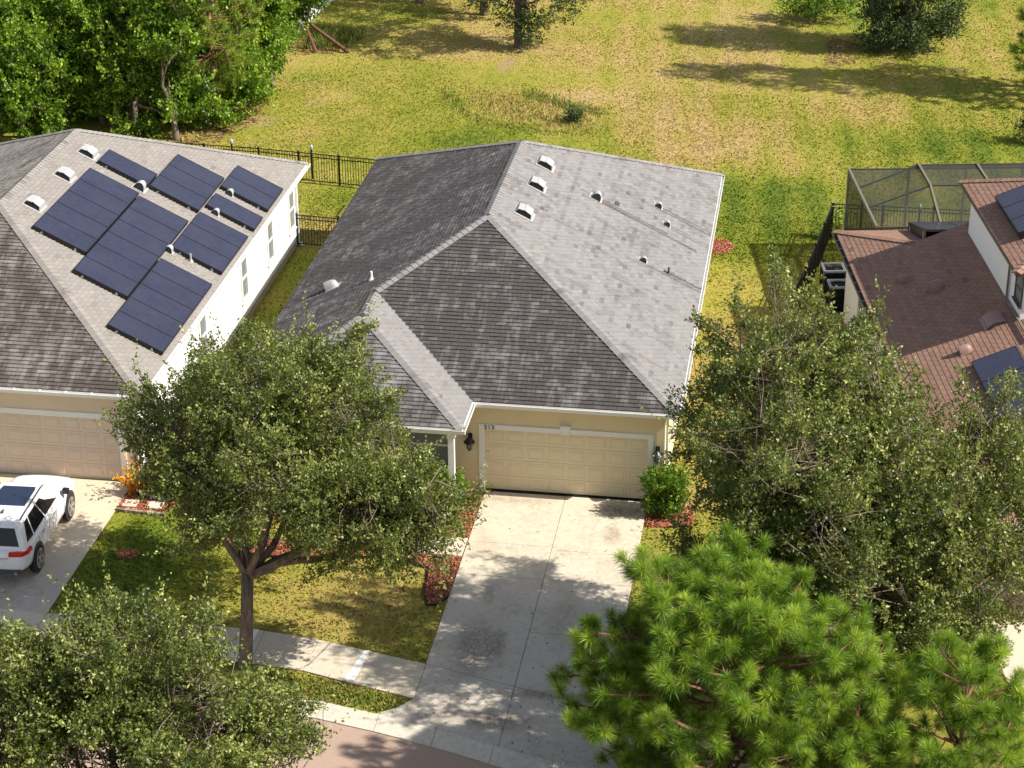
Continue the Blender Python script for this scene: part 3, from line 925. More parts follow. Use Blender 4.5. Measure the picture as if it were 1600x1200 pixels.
def shingle_roof(faces, mat, parent, rect, w=0.305, e=0.145, maxind=300, hs=1.5, gap=0.009):
    """one wedge per shingle tab; the tabs nearest the camera are objects, the rest are joined"""
    tops, fronts, sides = [], [], []
    ind = []
    VV, FF, TT, SS = [], [], [], []
    k = 0
    for f in faces:
        step = e / f.k
        nrow = int(f.dmax / step)
        for i in range(nrow + 1):
            d0, d1 = i * step, min((i + 1) * step, f.dmax)
            if d1 - d0 < 0.01:
                continue
            l0, r0, l1, r1 = f.lo(d0), f.hi(d0), f.lo(d1), f.hi(d1)
            off = (0.5 * (i % 2) + 0.13 * rng.random()) * w
            a = math.floor((min(l0, l1) - off) / w) * w + off
            rowt = rng.normal(0, 0.06)
            while a < max(r0, r1):
                b = a + w - gap
                u0, u1, u2, u3 = max(a, l0), min(b, r0), min(b, r1), max(a, l1)
                if u1 - u0 < 0.015 and u2 - u3 < 0.015:
                    a += w
                    continue
                if u1 < u0:
                    u0 = u1 = (u0 + u1) / 2
                if u2 < u3:
                    u2 = u3 = (u2 + u3) / 2
                t = min(1, max(0, rng.normal(0.57, 0.11) + rowt - (0.25 if rng.random() < 0.01 else 0)))
                hf = (0.017 + 0.008 * rng.random()) * hs
                full = (u0 == a and u1 == b and u2 == b and u3 == a and d1 - d0 > step * 0.99)
                if full and maxind:
                    c = f.p((a + b) / 2, d0)
                    ind.append((c, f, a, d0, t, hf, len(VV)))
                VV.append([f.p(u0, d0, -0.004), f.p(u1, d0, -0.004), f.p(u1, d0, hf), f.p(u0, d0, hf), f.p(u2, d1, 0.004), f.p(u3, d1, 0.004)])
                TT.append(t)
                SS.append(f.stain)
                a += w
    VV = np.array(VV)
    TT, SS = np.array(TT), np.array(SS)
    keep = np.ones(len(VV), bool)
    if maxind and ind:
        C = np.array([x[0] for x in ind])
        px = project(C)
        ok = (px[:, 0] > rect[0]) & (px[:, 0] < rect[2]) & (px[:, 1] > rect[1]) & (px[:, 1] < rect[3])
        dist = np.linalg.norm(C - CAM, axis=1)
        idx = [i for i in np.argsort(dist) if ok[i]][:maxind]
        meshes = {}
        pinv = root_matrix(parent).inverted()
        for i in idx:
            c, f, a, d0, t, hf, vi = ind[i]
            keep[vi] = False
            key = (round(t * 8), f.stain)
            if key not in meshes:
                j = (w - gap) / 2
                V = [(-j, 0, -.004), (j, 0, -.004), (j, 0, .022 * hs), (-j, 0, .022 * hs), (j, e, .004), (-j, e, .004)]
                F = [(0, 1, 2, 3), (3, 2, 4, 5), (1, 4, 2), (0, 3, 5)]
                meshes[key] = mesh_np('shingle', V, F, {'tint': [key[0] / 8] * 4, 'stain': [f.stain] * 4})
            B = Matrix(((f.ud[0], f.up[0], f.n[0], c[0]), (f.ud[1], f.up[1], f.n[1], c[1]), (f.ud[2], f.up[2], f.n[2], c[2]), (0, 0, 0, 1)))
            o = link('shingle', meshes[key], mat, parent, True, B)
    VV, TT, SS = VV[keep], TT[keep], SS[keep]
    n = len(VV)
    I = np.arange(n)[:, None] * 6
    F = [(0, 1, 2, 3), (3, 2, 4, 5), (1, 4, 2, 2), (0, 3, 5, 5)]
    Fq = np.concatenate([I + np.array([F[0]]), I + np.array([F[1]])])
    Ft = np.concatenate([I + np.array([(1, 4, 2)]), I + np.array([(0, 3, 5)])])
    # tri-only mesh keeps the fast path
    T = np.concatenate([Fq[:, [0, 1, 2]], Fq[:, [0, 2, 3]], Ft])
    me = mesh_np('shingles', VV.reshape(-1, 3), T, {'tint': np.tile(TT, 6), 'stain': np.tile(SS, 6)})
    o = link('shingles', me, mat, parent, True)
    o['kind'] = 'stuff'
    return o


def ridge_caps(lines, mat, parent, stain, sl=0.5, w=0.17, step=0.2):
    """bent cap shingles lapped along hips and ridges"""
    mb = MB()
    for a, b in lines:
        a, b = Vector(a), Vector(b)
        d = (b - a)
        L = d.length
        d.normalize()
        s = d.cross(Vector((0, 0, 1))).normalized()
        nz = s.cross(d)
        if nz.z < 0:
            nz = -nz
        fall = 0.5 * w if abs(d.z) < 0.05 else 0.34 * w
        n = int(L / step)
        for i in range(n):
            p, q = a + d * (i * step), a + d * min(L, (i + 1.15) * step)
            h0, h1 = 0.052 + 0.004 * rng.random(), 0.036
            V = [p + s * w - nz * (fall - h0), p + nz * h0, p - s * w - nz * (fall - h0),
                 q + s * w - nz * (fall - h1), q + nz * h1, q - s * w - nz * (fall - h1),
                 p + s * w - nz * (fall + .01), p - nz * 0.01, p - s * w - nz * (fall + .01)]
            mb.add(V, [(0, 1, 4, 3), (1, 2, 5, 4), (0, 6, 7, 1), (1, 7, 8, 2)], min(1, max(0, rng.normal(0.6, 0.16))))
    me = mb.mesh('ridge_cap')
    at = me.attributes.new('stain', 'FLOAT', 'FACE')
    at.data.foreach_set('value', np.full(len(mb.f), stain, np.float32))
    o = link('ridge_cap', me, mat, parent, True)
    o['kind'] = 'stuff'
    return o


def gutter(name, a, b, out, mat, parent, w=0.12, h=0.12, straps=0.0, drop=0.0):
    """open box gutter hung outside an eave from a to b; out = outward unit vector"""
    a, b, out = Vector(a), Vector(b), Vector(out)
    z = Vector((0, 0, 1))
    mb = MB()
    d = (b - a).normalized()
    t = 0.008
    prof = [(0, 0), (0, -h), (w * 0.75, -h), (w, 0.0), (w - t * 2, 0.0), (w * 0.75 - t, -h + t * 2), (t, -h + t * 2), (t, 0)]
    V = [p + out * x + z * (y - drop) for p in (a, b) for x, y in prof]
    k = len(prof)
    mb.add(V, [(i, (i + 1) % k, k + (i + 1) % k, k + i) for i in range(k)] + [tuple(range(k))[::-1], tuple(range(k, 2 * k))])
    if straps:
        L = (b - a).length
        for i in range(1, int(L / straps) + 1):
            p = a + d * (i * straps - straps / 2)
            mb.bar(p + z * (0.008 - drop), p + out * w + z * (0.008 - drop), 0.03, 0.012)
    return mb.build(name, mat, parent, True)


def fascia(lines, mat, parent, h=0.16, t=0.03, name='fascia'):
    mb = MB()
    for a, b in lines:
        a, b = Vector(a), Vector(b)
        mb.bar(a - Vector((0, 0, h / 2 + .012)), b - Vector((0, 0, h / 2 + .012)), t, h)
    return mb.build(name, mat, parent, True)


def wall_panel(mb, a, b, z0, z1, t=0.12):
    """a straight wall from a to b (xy), outer face on the left of a->b turned... built as a beam"""
    mb.bar((a[0], a[1], (z0 + z1) / 2), (b[0], b[1], (z0 + z1) / 2), t, z1 - z0)


def window(parent, M, w, h, mat_frame, mat_glass, sash=True, trim=0.08, depth=0.05):
    """local: x along the wall, y outwards, z up; origin at sill centre"""
    mb = MB()
    mb.box(-w / 2 - trim, w / 2 + trim, 0.004, depth, -trim, 0)
    mb.box(-w / 2 - trim, w / 2 + trim, 0.004, depth, h, h + trim)
    mb.box(-w / 2 - trim, -w / 2, 0.004, depth - 0.003, 0, h)
    mb.box(w / 2, w / 2 + trim, 0.004, depth - 0.003, 0, h)
    if sash:
        mb.box(-w / 2, w / 2, 0.006, depth - 0.012, h / 2 - 0.03, h / 2 + 0.03)
    o = link('window', mb.mesh('window'), mat_frame, parent, True, M)
    for i, (z0, z1) in enumerate(((0, h / 2 - 0.03), (h / 2 + 0.03, h)) if sash else ((0, h),)):
        g = MB()
        g.box(-w / 2, w / 2, 0.004, 0.014 + 0.01 * i, z0, z1)
        link('pane', g.mesh('pane'), mat_glass, o)
    s = MB()
    s.box(-w / 2 - trim - 0.03, w / 2 + trim + 0.03, 0.004, depth + 0.05, -trim - 0.05, -trim - 0.002)
    link('sill', s.mesh('sill'), mat_frame, o)
    return o


def garage_door(parent, x0, y, w, h, mat, M=None, rows=4, cols=8, name='garage_door'):
    """sectional door facing -y with embossed panels"""
    M = M or Matrix.Identity(4)
    mb = MB(M)
    rh = h / rows
    for r in range(rows):
        mb.box(x0, x0 + w, y, y + 0.04, r * rh + 0.006, (r + 1) * rh - 0.006)
    mb.box(x0, x0 + w, y + 0.014, y + 0.05, 0, h)
    d = mb.build(name, mat, parent, True)
    cw = w / cols
    pm = MB()
    a, b = cw / 2 - 0.055, rh / 2 - 0.085
    i1, i2 = 0.022, 0.05
    ring = lambda s, yy: [(-a + s, yy, -b + s), (a - s, yy, -b + s), (a - s, yy, b - s), (-a + s, yy, b - s)]
    V = ring(0, 0.0) + ring(0.004, -0.012) + ring(i1, -0.012) + ring(i1 + .012, -0.002) + ring(i2, -0.002) + ring(i2 + .02, -0.014)
    F = []
    for L in range(5):
        F += [(4 * L + i, 4 * L + (i + 1) % 4, 4 * L + 4 + (i + 1) % 4, 4 * L + 4 + i) for i in range(4)]
    F.append((20, 21, 22, 23))
    pm.add(V, F)
    me = pm.mesh('panel')
    for r in range(rows):
        for c in range(cols):
            o = link('panel', me, mat, d)
            o.matrix_basis = M @ Matrix.Translation((x0 + (c + .5) * cw, y, (r + .5) * rh))
    return d


# ---- main house ---------------------------------------------------
xL, xR, yB, yG, yP, xF, ZE, SL = -7.425, 5.755, 19.891, -0.36, -2.15, -0.27, 3.182, 0.497
W_ = xR - xL
HW = W_ / 2
xr = (xL + xR) / 2
w2 = (xF - xL) / 2
x2 = (xL + xF) / 2
zr, z2 = ZE + SL * HW, ZE + SL * w2
house = empty('house', 'middle tan stucco house with big grey hip roof and white trimmed garage', 'house', (xr, 9, 0))
X, Y = (1, 0, 0), (0, 1, 0)
faces = [
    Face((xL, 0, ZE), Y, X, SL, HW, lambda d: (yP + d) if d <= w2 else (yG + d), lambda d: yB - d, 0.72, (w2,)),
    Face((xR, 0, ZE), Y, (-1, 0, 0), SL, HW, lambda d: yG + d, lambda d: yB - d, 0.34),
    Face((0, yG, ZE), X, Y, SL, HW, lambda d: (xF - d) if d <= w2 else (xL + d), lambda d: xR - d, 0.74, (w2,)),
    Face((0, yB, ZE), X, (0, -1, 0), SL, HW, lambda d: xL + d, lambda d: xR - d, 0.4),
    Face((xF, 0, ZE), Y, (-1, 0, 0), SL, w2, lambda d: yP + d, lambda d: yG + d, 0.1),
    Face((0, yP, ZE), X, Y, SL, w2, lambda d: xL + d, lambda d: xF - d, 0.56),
]
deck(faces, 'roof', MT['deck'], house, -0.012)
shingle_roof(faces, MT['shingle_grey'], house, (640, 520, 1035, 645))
rA, rB = (xr, yB - HW, zr), (xr, yG + HW, zr)
G_, H_ = (x2, yG + w2, z2), (x2, yP + w2, z2)
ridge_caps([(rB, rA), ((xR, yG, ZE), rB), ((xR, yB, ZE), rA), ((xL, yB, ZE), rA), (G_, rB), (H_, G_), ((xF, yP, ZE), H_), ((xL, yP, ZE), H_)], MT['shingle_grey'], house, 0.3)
mb = MB()                                                      # open valley between the porch roof and the garage roof
mb.bar((xF, yG, ZE + 0.012), (x2, yG + w2, z2 + 0.012), 0.16, 0.02)
mb.build('valley_flashing', MT['vent_dark'], house, True)
fascia([((xL, yP, ZE), (xL, yB, ZE)), ((xR, yG, ZE), (xR, yB, ZE)), ((xL, yB, ZE), (xR, yB, ZE)), ((xF, yG, ZE), (xR, yG, ZE)), ((xL, yP, ZE), (xF, yP, ZE)), ((xF, yP, ZE), (xF, yG, ZE))], MT['white'], house)
gutter('gutter', (xF - 0.05, yG - 0.016, ZE - 0.01), (xR + 0.02, yG - 0.016, ZE - 0.01), (0, -1, 0), MT['white'], house)
gutter('gutter', (xR + 0.016, yG, ZE - 0.01), (xR + 0.016, yB, ZE - 0.01), (1, 0, 0), MT['white'], house, 0.1, 0.12)
gutter('gutter', (xL + 0.1, yP - 0.016, ZE - 0.01), (xF + 0.1, yP - 0.016, ZE - 0.01), (0, -1, 0), MT['white'], house)
gutter('gutter', (xF + 0.016, yP - 0.1, ZE - 0.01), (xF + 0.016, yG - 0.14, ZE - 0.01), (1, 0, 0), MT['white'], house, 0.1)
mb = MB()                                                      # soffit
mb.add([(xL, yP, ZE - 0.17), (xR, yP, ZE - 0.17), (xR, yB, ZE - 0.17), (xL, yB, ZE - 0.17)][0:0] + [(xL, yG, ZE - 0.165), (xR, yG, ZE - 0.165), (xR, yB, ZE - 0.165), (xL, yB, ZE - 0.165)], [(0, 1, 2, 3)])
mb.add([(xL, yP, ZE - 0.162), (xF, yP, ZE - 0.162), (xF, yG, ZE - 0.162), (xL, yG, ZE - 0.162)], [(0, 1, 2, 3)])
mb.build('soffit', MT['white'], house, True)
# walls; the garage opening is cut out of the front wall
hz = ZE - 0.17
GW, GH = 4.88, 2.16
mb = MB()
mb.box(-0.9, -0.0, 0, 0.15, 0, hz)
mb.box(GW, 5.35, 0, 0.15, 0, hz)
mb.box(-0.0, GW, 0, 0.15, GH, hz)
mb.box(-7.0, -0.9, 0.0, 0.15, 0, hz)
mb.box(5.2, 5.35, 0.15, 19.5, 0, hz)
mb.box(-7.0, -6.85, 0.15, 19.5, 0, hz)
mb.box(-6.85, 5.2, 19.35, 19.5, 0, hz)
mb.build('wall', MT['tan'], house, True)
garage_door(house, 0.0, 0.11, GW, GH - 0.02, MT['tan_door'])
mb = MB()
mb.box(-0.16, 0.012, -0.035, 0.1, 0.0, GH + 0.13)
mb.box(GW - 0.012, GW + 0.14, -0.035, 0.1, 0.0, GH + 0.13)
mb.box(0.012, GW - 0.012, -0.033, 0.1, GH - 0.03, GH + 0.13)
mb.prism([(0, 0)] * 0 + [(2.28, -0.05), (2.56, -0.05), (2.56, -0.03), (2.28, -0.03)], GH - 0.05, GH + 0.02)
mb.build('garage_trim', MT['white'], house, True)
mb = MB()                                                      # keystone over the door
V = [(2.33, -.075, GH - .03), (2.51, -.075, GH - .03), (2.56, -.075, GH + .2), (2.28, -.075, GH + .2), (2.33, -.0, GH - .03), (2.51, -.0, GH - .03), (2.56, -.0, GH + .2), (2.28, -.0, GH + .2)]
mb.add(V, [(0, 1, 2, 3), (4, 7, 6, 5), (0, 4, 5, 1), (1, 5, 6, 2), (2, 6, 7, 3), (3, 7, 4, 0)])
mb.box(2.25, 2.59, -0.09, 0, GH + 0.2, GH + 0.24)
mb.build('keystone', MT['white'], house, True)
mb = MB()
mb.box(0, GW, -0.02, 0.11, 0.045, 0.05)
mb.box(0.012, GW - 0.012, 0.09, 0.1, 0.046, 0.075)
mb.build('door_seal', MT['black'], house, True)
cu = bpy.data.curves.new('house_number', 'FONT')
cu.body = '313'
cu.size = 0.19
cu.extrude = 0.006
cu.space_character = 1.15
cu.materials.append(MT['black'])
tmp_ = bpy.data.objects.new('house_number', cu)
COL.objects.link(tmp_)
bpy.context.view_layer.update()
nme = bpy.data.meshes.new_from_object(tmp_.evaluated_get(bpy.context.evaluated_depsgraph_get()))
bpy.data.objects.remove(tmp_)
num = link('house_number', nme, MT['black'], house, True)
num.matrix_basis = Matrix.Translation((0.0, -0.042, GH - 0.015)) @ Matrix.Rotation(math.pi / 2, 4, 'X')
mb = MB()                                                      # downspout on the garage corner
mb.bar((5.42, -0.06, 0.1), (5.42, -0.06, ZE - 0.25), 0.07, 0.07, up=(0, 1, 0))
mb.bar((5.42, -0.06, ZE - 0.25), (5.72, -0.3, ZE - 0.13), 0.07, 0.07)
mb.build('downspout', MT['white'], house, True)
# porch
for px_ in (-0.66, -3.0, -4.4, -6.9):
    mb = MB()
    mb.box(px_ - 0.085, px_ + 0.085, -1.83, -1.66, 0.04, hz - 0.2)
    mb.box(px_ - 0.12, px_ + 0.12, -1.865, -1.625, 0.04, 0.2)
    mb.box(px_ - 0.12, px_ + 0.12, -1.865, -1.625, hz - 0.32, hz - 0.2)
    mb.build('porch_post', MT['white'], house, True)
mb = MB()
mb.box(-7.0, -0.55, -1.85, -1.65, hz - 0.198, hz - 0.002)
mb.build('porch_beam', MT['white'], house, True)
WM = lambda x, y, z, rz: Matrix.Translation((x, y, z)) @ Matrix.Rotation(rz, 4, 'Z')
window(house, WM(-1.75, 0, 0.75, math.pi), 1.3, 1.5, MT['white'], MT['glass'])
window(house, WM(-5.6, 0, 0.75, math.pi), 1.3, 1.5, MT['white'], MT['glass'])
mb = MB()
mb.box(-3.95, -3.05, -0.03, 0.0, 0.05, 2.1)
fd = mb.build('front_door', MT['brown_door'], house, True)
mb = MB()
mb.tube([(-3.15, -0.08, 0.95), (-3.15, -0.08, 1.15)], 0.02)
mb.build('handle', MT['metal'], fd)
for y in (3.5, 8.0, 12.5, 16.5):
    window(house, WM(5.35, y, 1.0, -math.pi / 2), 0.8, 1.3, MT['white'], MT['glass'])
    window(house, WM(-7.0, y, 1.0, math.pi / 2), 0.8, 1.3, MT['white'], MT['glass'])


# ---- left house ---------------------------------------------------
lx1, lx0, ly1, ly0 = -10.0, -23.1, 19.02, -1.33
LZ, LS = 3.18, 0.497
lhw = (lx1 - lx0) / 2
lxr = (lx0 + lx1) / 2
lzr = LZ + LS * lhw
lhouse = empty('house', 'left white and beige house with solar panels on its grey hip roof', 'house', (lxr, 8.8, 0))
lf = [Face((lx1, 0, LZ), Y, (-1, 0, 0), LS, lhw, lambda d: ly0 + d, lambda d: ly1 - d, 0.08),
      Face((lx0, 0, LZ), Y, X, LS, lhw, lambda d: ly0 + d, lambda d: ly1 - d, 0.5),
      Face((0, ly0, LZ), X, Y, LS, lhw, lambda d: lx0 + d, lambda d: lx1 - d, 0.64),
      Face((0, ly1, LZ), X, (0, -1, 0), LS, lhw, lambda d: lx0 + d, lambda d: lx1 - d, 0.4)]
deck(lf, 'roof', MT['deck'], lhouse, -0.012)
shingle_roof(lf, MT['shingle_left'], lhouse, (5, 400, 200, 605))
la, lb = (lxr, ly1 - lhw, lzr), (lxr, ly0 + lhw, lzr)
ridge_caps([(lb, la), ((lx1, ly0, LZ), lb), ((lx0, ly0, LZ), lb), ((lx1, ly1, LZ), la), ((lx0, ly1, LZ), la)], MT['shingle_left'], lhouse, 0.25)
fascia([((lx1, ly0, LZ), (lx1, ly1, LZ)), ((lx0, ly0, LZ), (lx0, ly1, LZ)), ((lx0, ly1, LZ), (lx1, ly1, LZ)), ((lx0, ly0, LZ), (lx1, ly0, LZ))], MT['white'], lhouse)
gutter('gutter', (lx0, ly0 - 0.016, LZ - 0.01), (lx1 + 0.02, ly0 - 0.016, LZ - 0.01), (0, -1, 0), MT['white'], lhouse, 0.14, 0.12, 0.8)
gutter('gutter', (lx1 + 0.016, ly0, LZ - 0.01), (lx1 + 0.016, ly1 + 0.05, LZ - 0.01), (1, 0, 0), MT['white'], lhouse, 0.12, 0.12, 0.9)
mb = MB()
mb.add([(lx0, ly0, LZ - .165), (lx1, ly0, LZ - .165), (lx1, ly1, LZ - .165), (lx0, ly1, LZ - .165)], [(0, 1, 2, 3)])
mb.build('soffit', MT['white'], lhouse, True)
lh = LZ - 0.17
LG0, LG1 = -15.8, -10.92
mb = MB()
mb.box(LG1, -10.4, -1.0, -0.85, 0, lh)
mb.box(LG0, LG1, -1.0, -0.85, GH, lh)
mb.box(-22.7, LG0, -1.0, -0.85, 0, lh)
o = mb.build('front_wall', MT['pink'], lhouse, True)
mb = MB()
mb.box(-10.55, -10.4, -0.85, 18.6, 0.28, lh)
mb.box(-22.7, -22.55, -0.85, 18.6, 0.28, lh)
mb.box(-22.55, -10.55, 18.45, 18.6, 0.28, lh)
mb.build('side_wall', MT['white_wall'], lhouse, True)
mb = MB()
mb.box(-10.56, -10.385, -0.84, 18.615, 0, 0.279)
mb.box(-22.715, -10.56, 18.44, 18.615, 0, 0.279)
mb.build('foundation', MT['found'], lhouse, True)
garage_door(lhouse, LG0, -0.89, LG1 - LG0, GH - 0.02, MT['pink_door'])
mb = MB()
mb.box(LG0 - 0.15, LG0 + 0.012, -1.035, -0.9, 0, GH + 0.16)
mb.box(LG1 - 0.012, LG1 + 0.17, -1.035, -0.9, 0, GH + 0.16)
mb.box(LG0 + 0.012, LG1 - 0.012, -1.033, -0.9, GH - 0.02, GH + 0.16)
mb.build('garage_trim', MT['white'], lhouse, True)
for y, z0, z1 in ((17.75, 1.0, 2.5), (14.6, 1.0, 2.5), (11.05, 1.0, 2.5), (6.0, 1.0, 2.55)):
    window(lhouse, WM(-10.4, y, z0, -math.pi / 2), 0.62, z1 - z0, MT['white'], MT['glass'], depth=0.06)
mb = MB()
mb.bar((-10.34, 18.5, 0.12), (-10.34, 18.5, 2.7), 0.075, 0.075, up=(0, 1, 0))
mb.bar((-10.34, 18.5, 2.7), (-9.95, 18.85, 3.02), 0.075, 0.075)
mb.bar((-10.34, 18.5, 0.14), (-10.15, 18.4, 0.05), 0.075, 0.075)
mb.build('downspout', MT['white'], lhouse, True)
mb = MB()
mb.bar((-10.34, -0.9, 0.12), (-10.34, -0.9, 2.8), 0.075, 0.075, up=(0, 1, 0))
mb.build('downspout', MT['white'], lhouse, True)

# ---- right house (turned about ten degrees) -------------------------
RS = 0.399
RZ0 = 3.212
rhouse = empty('house', 'right two-storey white house with red-brown roofs and a screened cage', 'house', tuple(RW(5, -10, 0)), TH)
rx = np.array(RW(1, 0, 0)) - np.array(RW(0, 0, 0))
ry = np.array(RW(0, 1, 0)) - np.array(RW(0, 0, 0))


def rface(o, ud, vd, sl, dmax, lo, hi, st, brk=()):
    f = lambda v: v[0] * rx + v[1] * ry
    return Face(np.array(RW(*o)), f(ud), f(vd), sl, dmax, lo, hi, st, brk)


RHW = 5.2                      # ridge of the lower roof, from the left eave
RB, RF = 0.0, -20.75           # back and front eave
ks = RS * 2.083 / 3.2          # slope of the back plane
tl, tb, tf = 3.33, -3.65, -11.4
kd = 3.2 / 2.083
rfaces = [
    rface((0, 0, RZ0), (0, 1, 0), (1, 0, 0), RS, RHW, lambda d: RF + d, lambda d: (RB - d * kd) if d < 2.083 else -3.2, 0.12, (2.083,)),
    rface((2 * RHW, 0, RZ0), (0, 1, 0), (-1, 0, 0), RS, RHW, lambda d: RF + d, lambda d: (RB - d * kd) if d < 2.083 else -3.2, 0.15, (2.083,)),
    rface((0, RB, RZ0), (1, 0, 0), (0, -1, 0), ks, 3.2, lambda d: d / kd, lambda d: 2 * RHW - d / kd, 0.1),
    rface((0, RF, RZ0), (1, 0, 0), (0, 1, 0), RS, RHW, lambda d: d, lambda d: 2 * RHW - d, 0.12),
]
TZ, TSL, THW = 6.36, 0.4, 3.875
TW = tf - tb
tr_ = tl + 7.8
tfaces = [
    rface((tl, 0, TZ), (0, 1, 0), (1, 0, 0), TSL, THW, lambda d: tf + d, lambda d: tb - d, 0.1),
    rface((tr_, 0, TZ), (0, 1, 0), (-1, 0, 0), TSL, THW, lambda d: tf + d, lambda d: tb - d, 0.1),
    rface((0, tb, TZ), (1, 0, 0), (0, -1, 0), TSL, THW, lambda d: tl + d, lambda d: tr_ - d, 0.1),
    rface((0, tf, TZ), (1, 0, 0), (0, 1, 0), TSL, THW, lambda d: tl + d, lambda d: tr_ - d, 0.1),
]
deck(rfaces, 'lower_roof', MT['deck_red'], rhouse, -0.012)
deck(tfaces, 'upper_roof', MT['deck_red'], rhouse, -0.012)
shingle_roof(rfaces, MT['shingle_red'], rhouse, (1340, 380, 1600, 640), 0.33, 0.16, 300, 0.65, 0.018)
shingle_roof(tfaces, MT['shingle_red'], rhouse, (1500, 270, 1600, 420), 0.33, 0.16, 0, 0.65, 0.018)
R3 = lambda x, y, z: tuple(RW(x, y, z))
zt = RZ0 + RS * 2.083
ridge_caps([(R3(0, 0, RZ0), R3(2.083, -3.2, zt)), (R3(2.083, -3.2, zt), R3(3.7, -3.2, zt)), (R3(0, RF, RZ0), R3(RHW, RF + RHW, RZ0 + RS * RHW)),
            (R3(tl, tb, TZ), R3(tl + THW, tb - THW, TZ + TSL * THW)), (R3(tl, tf, TZ), R3(tl + THW, tf + THW, TZ + TSL * THW)),
            (R3(RHW, tf, RZ0 + RS * RHW), R3(RHW, RF + RHW, RZ0 + RS * RHW))], MT['shingle_red'], rhouse, 0.15)
mb = MB(RHM)                                                   # walls
rh = RZ0 - 0.17
mb.box(0.4, 0.55, -20.3, -0.4, 0, rh)
mb.box(0.55, 10, -0.55, -0.4, 0, rh)
mb.box(9.85, 10, -20.3, -0.55, 0, rh)
mb.box(0.55, 0.95, -20.3, -20.15, 0, rh)
mb.box(5.85, 9.85, -20.3, -20.15, 0, rh)
mb.box(0.95, 5.85, -20.3, -20.15, GH, rh)
mb.build('lower_wall', MT['white_wall'], rhouse, True)
mb = MB(RHM)
tx = 3.657
mb.box(tx, tx + 0.15, tf + 0.33, tb - 0.33, 3.5, TZ - 0.15)
mb.box(tx + 0.15, tr_ - 0.33, tb - 0.48, tb - 0.33, 3.5, TZ - 0.15)
mb.box(tr_ - 0.48, tr_ - 0.33, tf + 0.33, tb - 0.48, 3.5, TZ - 0.15)
mb.box(tx + 0.15, tr_ - 0.48, tf + 0.33, tf + 0.48, 3.5, TZ - 0.15)
mb.build('upper_wall', MT['white_wall'], rhouse, True)
garage_door(rhouse, 0.95, -20.2, 4.9, GH - 0.02, MT['brown_door'], RHM)
for (a, b) in (((0, RF), (0, RB)), ((0, RB), (2 * RHW, RB)), ((0, RF), (2 * RHW, RF)), ((2 * RHW, RF), (2 * RHW, RB))):
    fascia([(R3(*a, RZ0), R3(*b, RZ0))], MT['bronze_dark'] if a[0] == 0 and b[0] == 0 else MT['white'], rhouse)
fascia([(R3(tl, tf, TZ), R3(tl, tb, TZ)), (R3(tl, tb, TZ), R3(tr_, tb, TZ)), (R3(tl, tf, TZ), R3(tr_, tf, TZ))], MT['bronze_dark'], rhouse, 0.12)
o_ = tuple(-v for v in rx)
gutter('gutter', R3(-0.016, RF, RZ0 - .01), R3(-0.016, RB, RZ0 - .01), o_, MT['bronze_dark'], rhouse, 0.14, 0.12, 0.75)
mb = MB(RHM)
for (q0, q1, zz) in (((0, RF), (2 * RHW, RB), RZ0 - .165), ((tl, tf), (tr_, tb), TZ - .14)):
    mb.add([(q0[0], q0[1], zz), (q1[0], q0[1], zz), (q1[0], q1[1], zz), (q0[0], q1[1], zz)], [(0, 1, 2, 3)])
mb.build('soffit', MT['white'], rhouse, True)
mb = MB(RHM)
for y_ in range(2):
    pass
mb.bar((tx - 0.01, -4.02, 4.3), (tx - 0.01, -11.0, 4.72 - 0.02), 0.02, 0.1)
mb.build('wall_flashing', MT['bronze_dark'], rhouse, True)
mb = MB(RHM)                                                   # pipe down the tower wall and along its foot
mb.bar((tx - 0.06, -9.6, 4.72), (tx - 0.06, -9.6, TZ - 0.2), 0.06, 0.06, up=(0, 1, 0))
mb.bar((tx - 0.07, -9.6, 4.75), (tx - 0.07, -12.6, 4.75), 0.06, 0.06)
mb.build('downspout', MT['bronze'], rhouse, True)
Mw = RHM @ WM(tx, -10.75, 5.2, math.pi / 2)
window(rhouse, Mw, 0.75, 0.8, MT['bronze_dark'], MT['glass'], True, 0.05)
for y in (-3.5, -8, -13):
    window(rhouse, RHM @ WM(0.4, y, 1.0, math.pi / 2), 0.8, 1.3, MT['white'], MT['glass'])


# ------------------------------------------------------------------ things on the roofs
def place(o, M):
    o.matrix_world = M
    return o


def slope_matrix(face, u, d, h=0.0):
    """local x along the eave, y up the slope, z off the roof"""
    p = face.p(u, d, h)
    a, b, n = face.ud, face.up, face.n
    x = np.cross(b, n)
    return Matrix(((x[0], b[0], n[0], p[0]), (x[1], b[1], n[1], p[1]), (x[2], b[2], n[2], p[2]), (0, 0, 0, 1)))


def hook(name, label, cat, M, group=None):
    o = bpy.data.objects.new(name, None)
    o.empty_display_size = 0.2
    COL.objects.link(o)
    o.matrix_world = M
    return tag(o, label, cat, group)


def copy_tree(o, label, M):
    c = o.copy()
    COL.objects.link(c)
    c.matrix_world = M
    c['label'] = label
    for ch in o.children:
        d = ch.copy()
        COL.objects.link(d)
        d.parent = c
        for g in ch.children:
            e = g.copy()
            COL.objects.link(e)
            e.parent = d
    return c


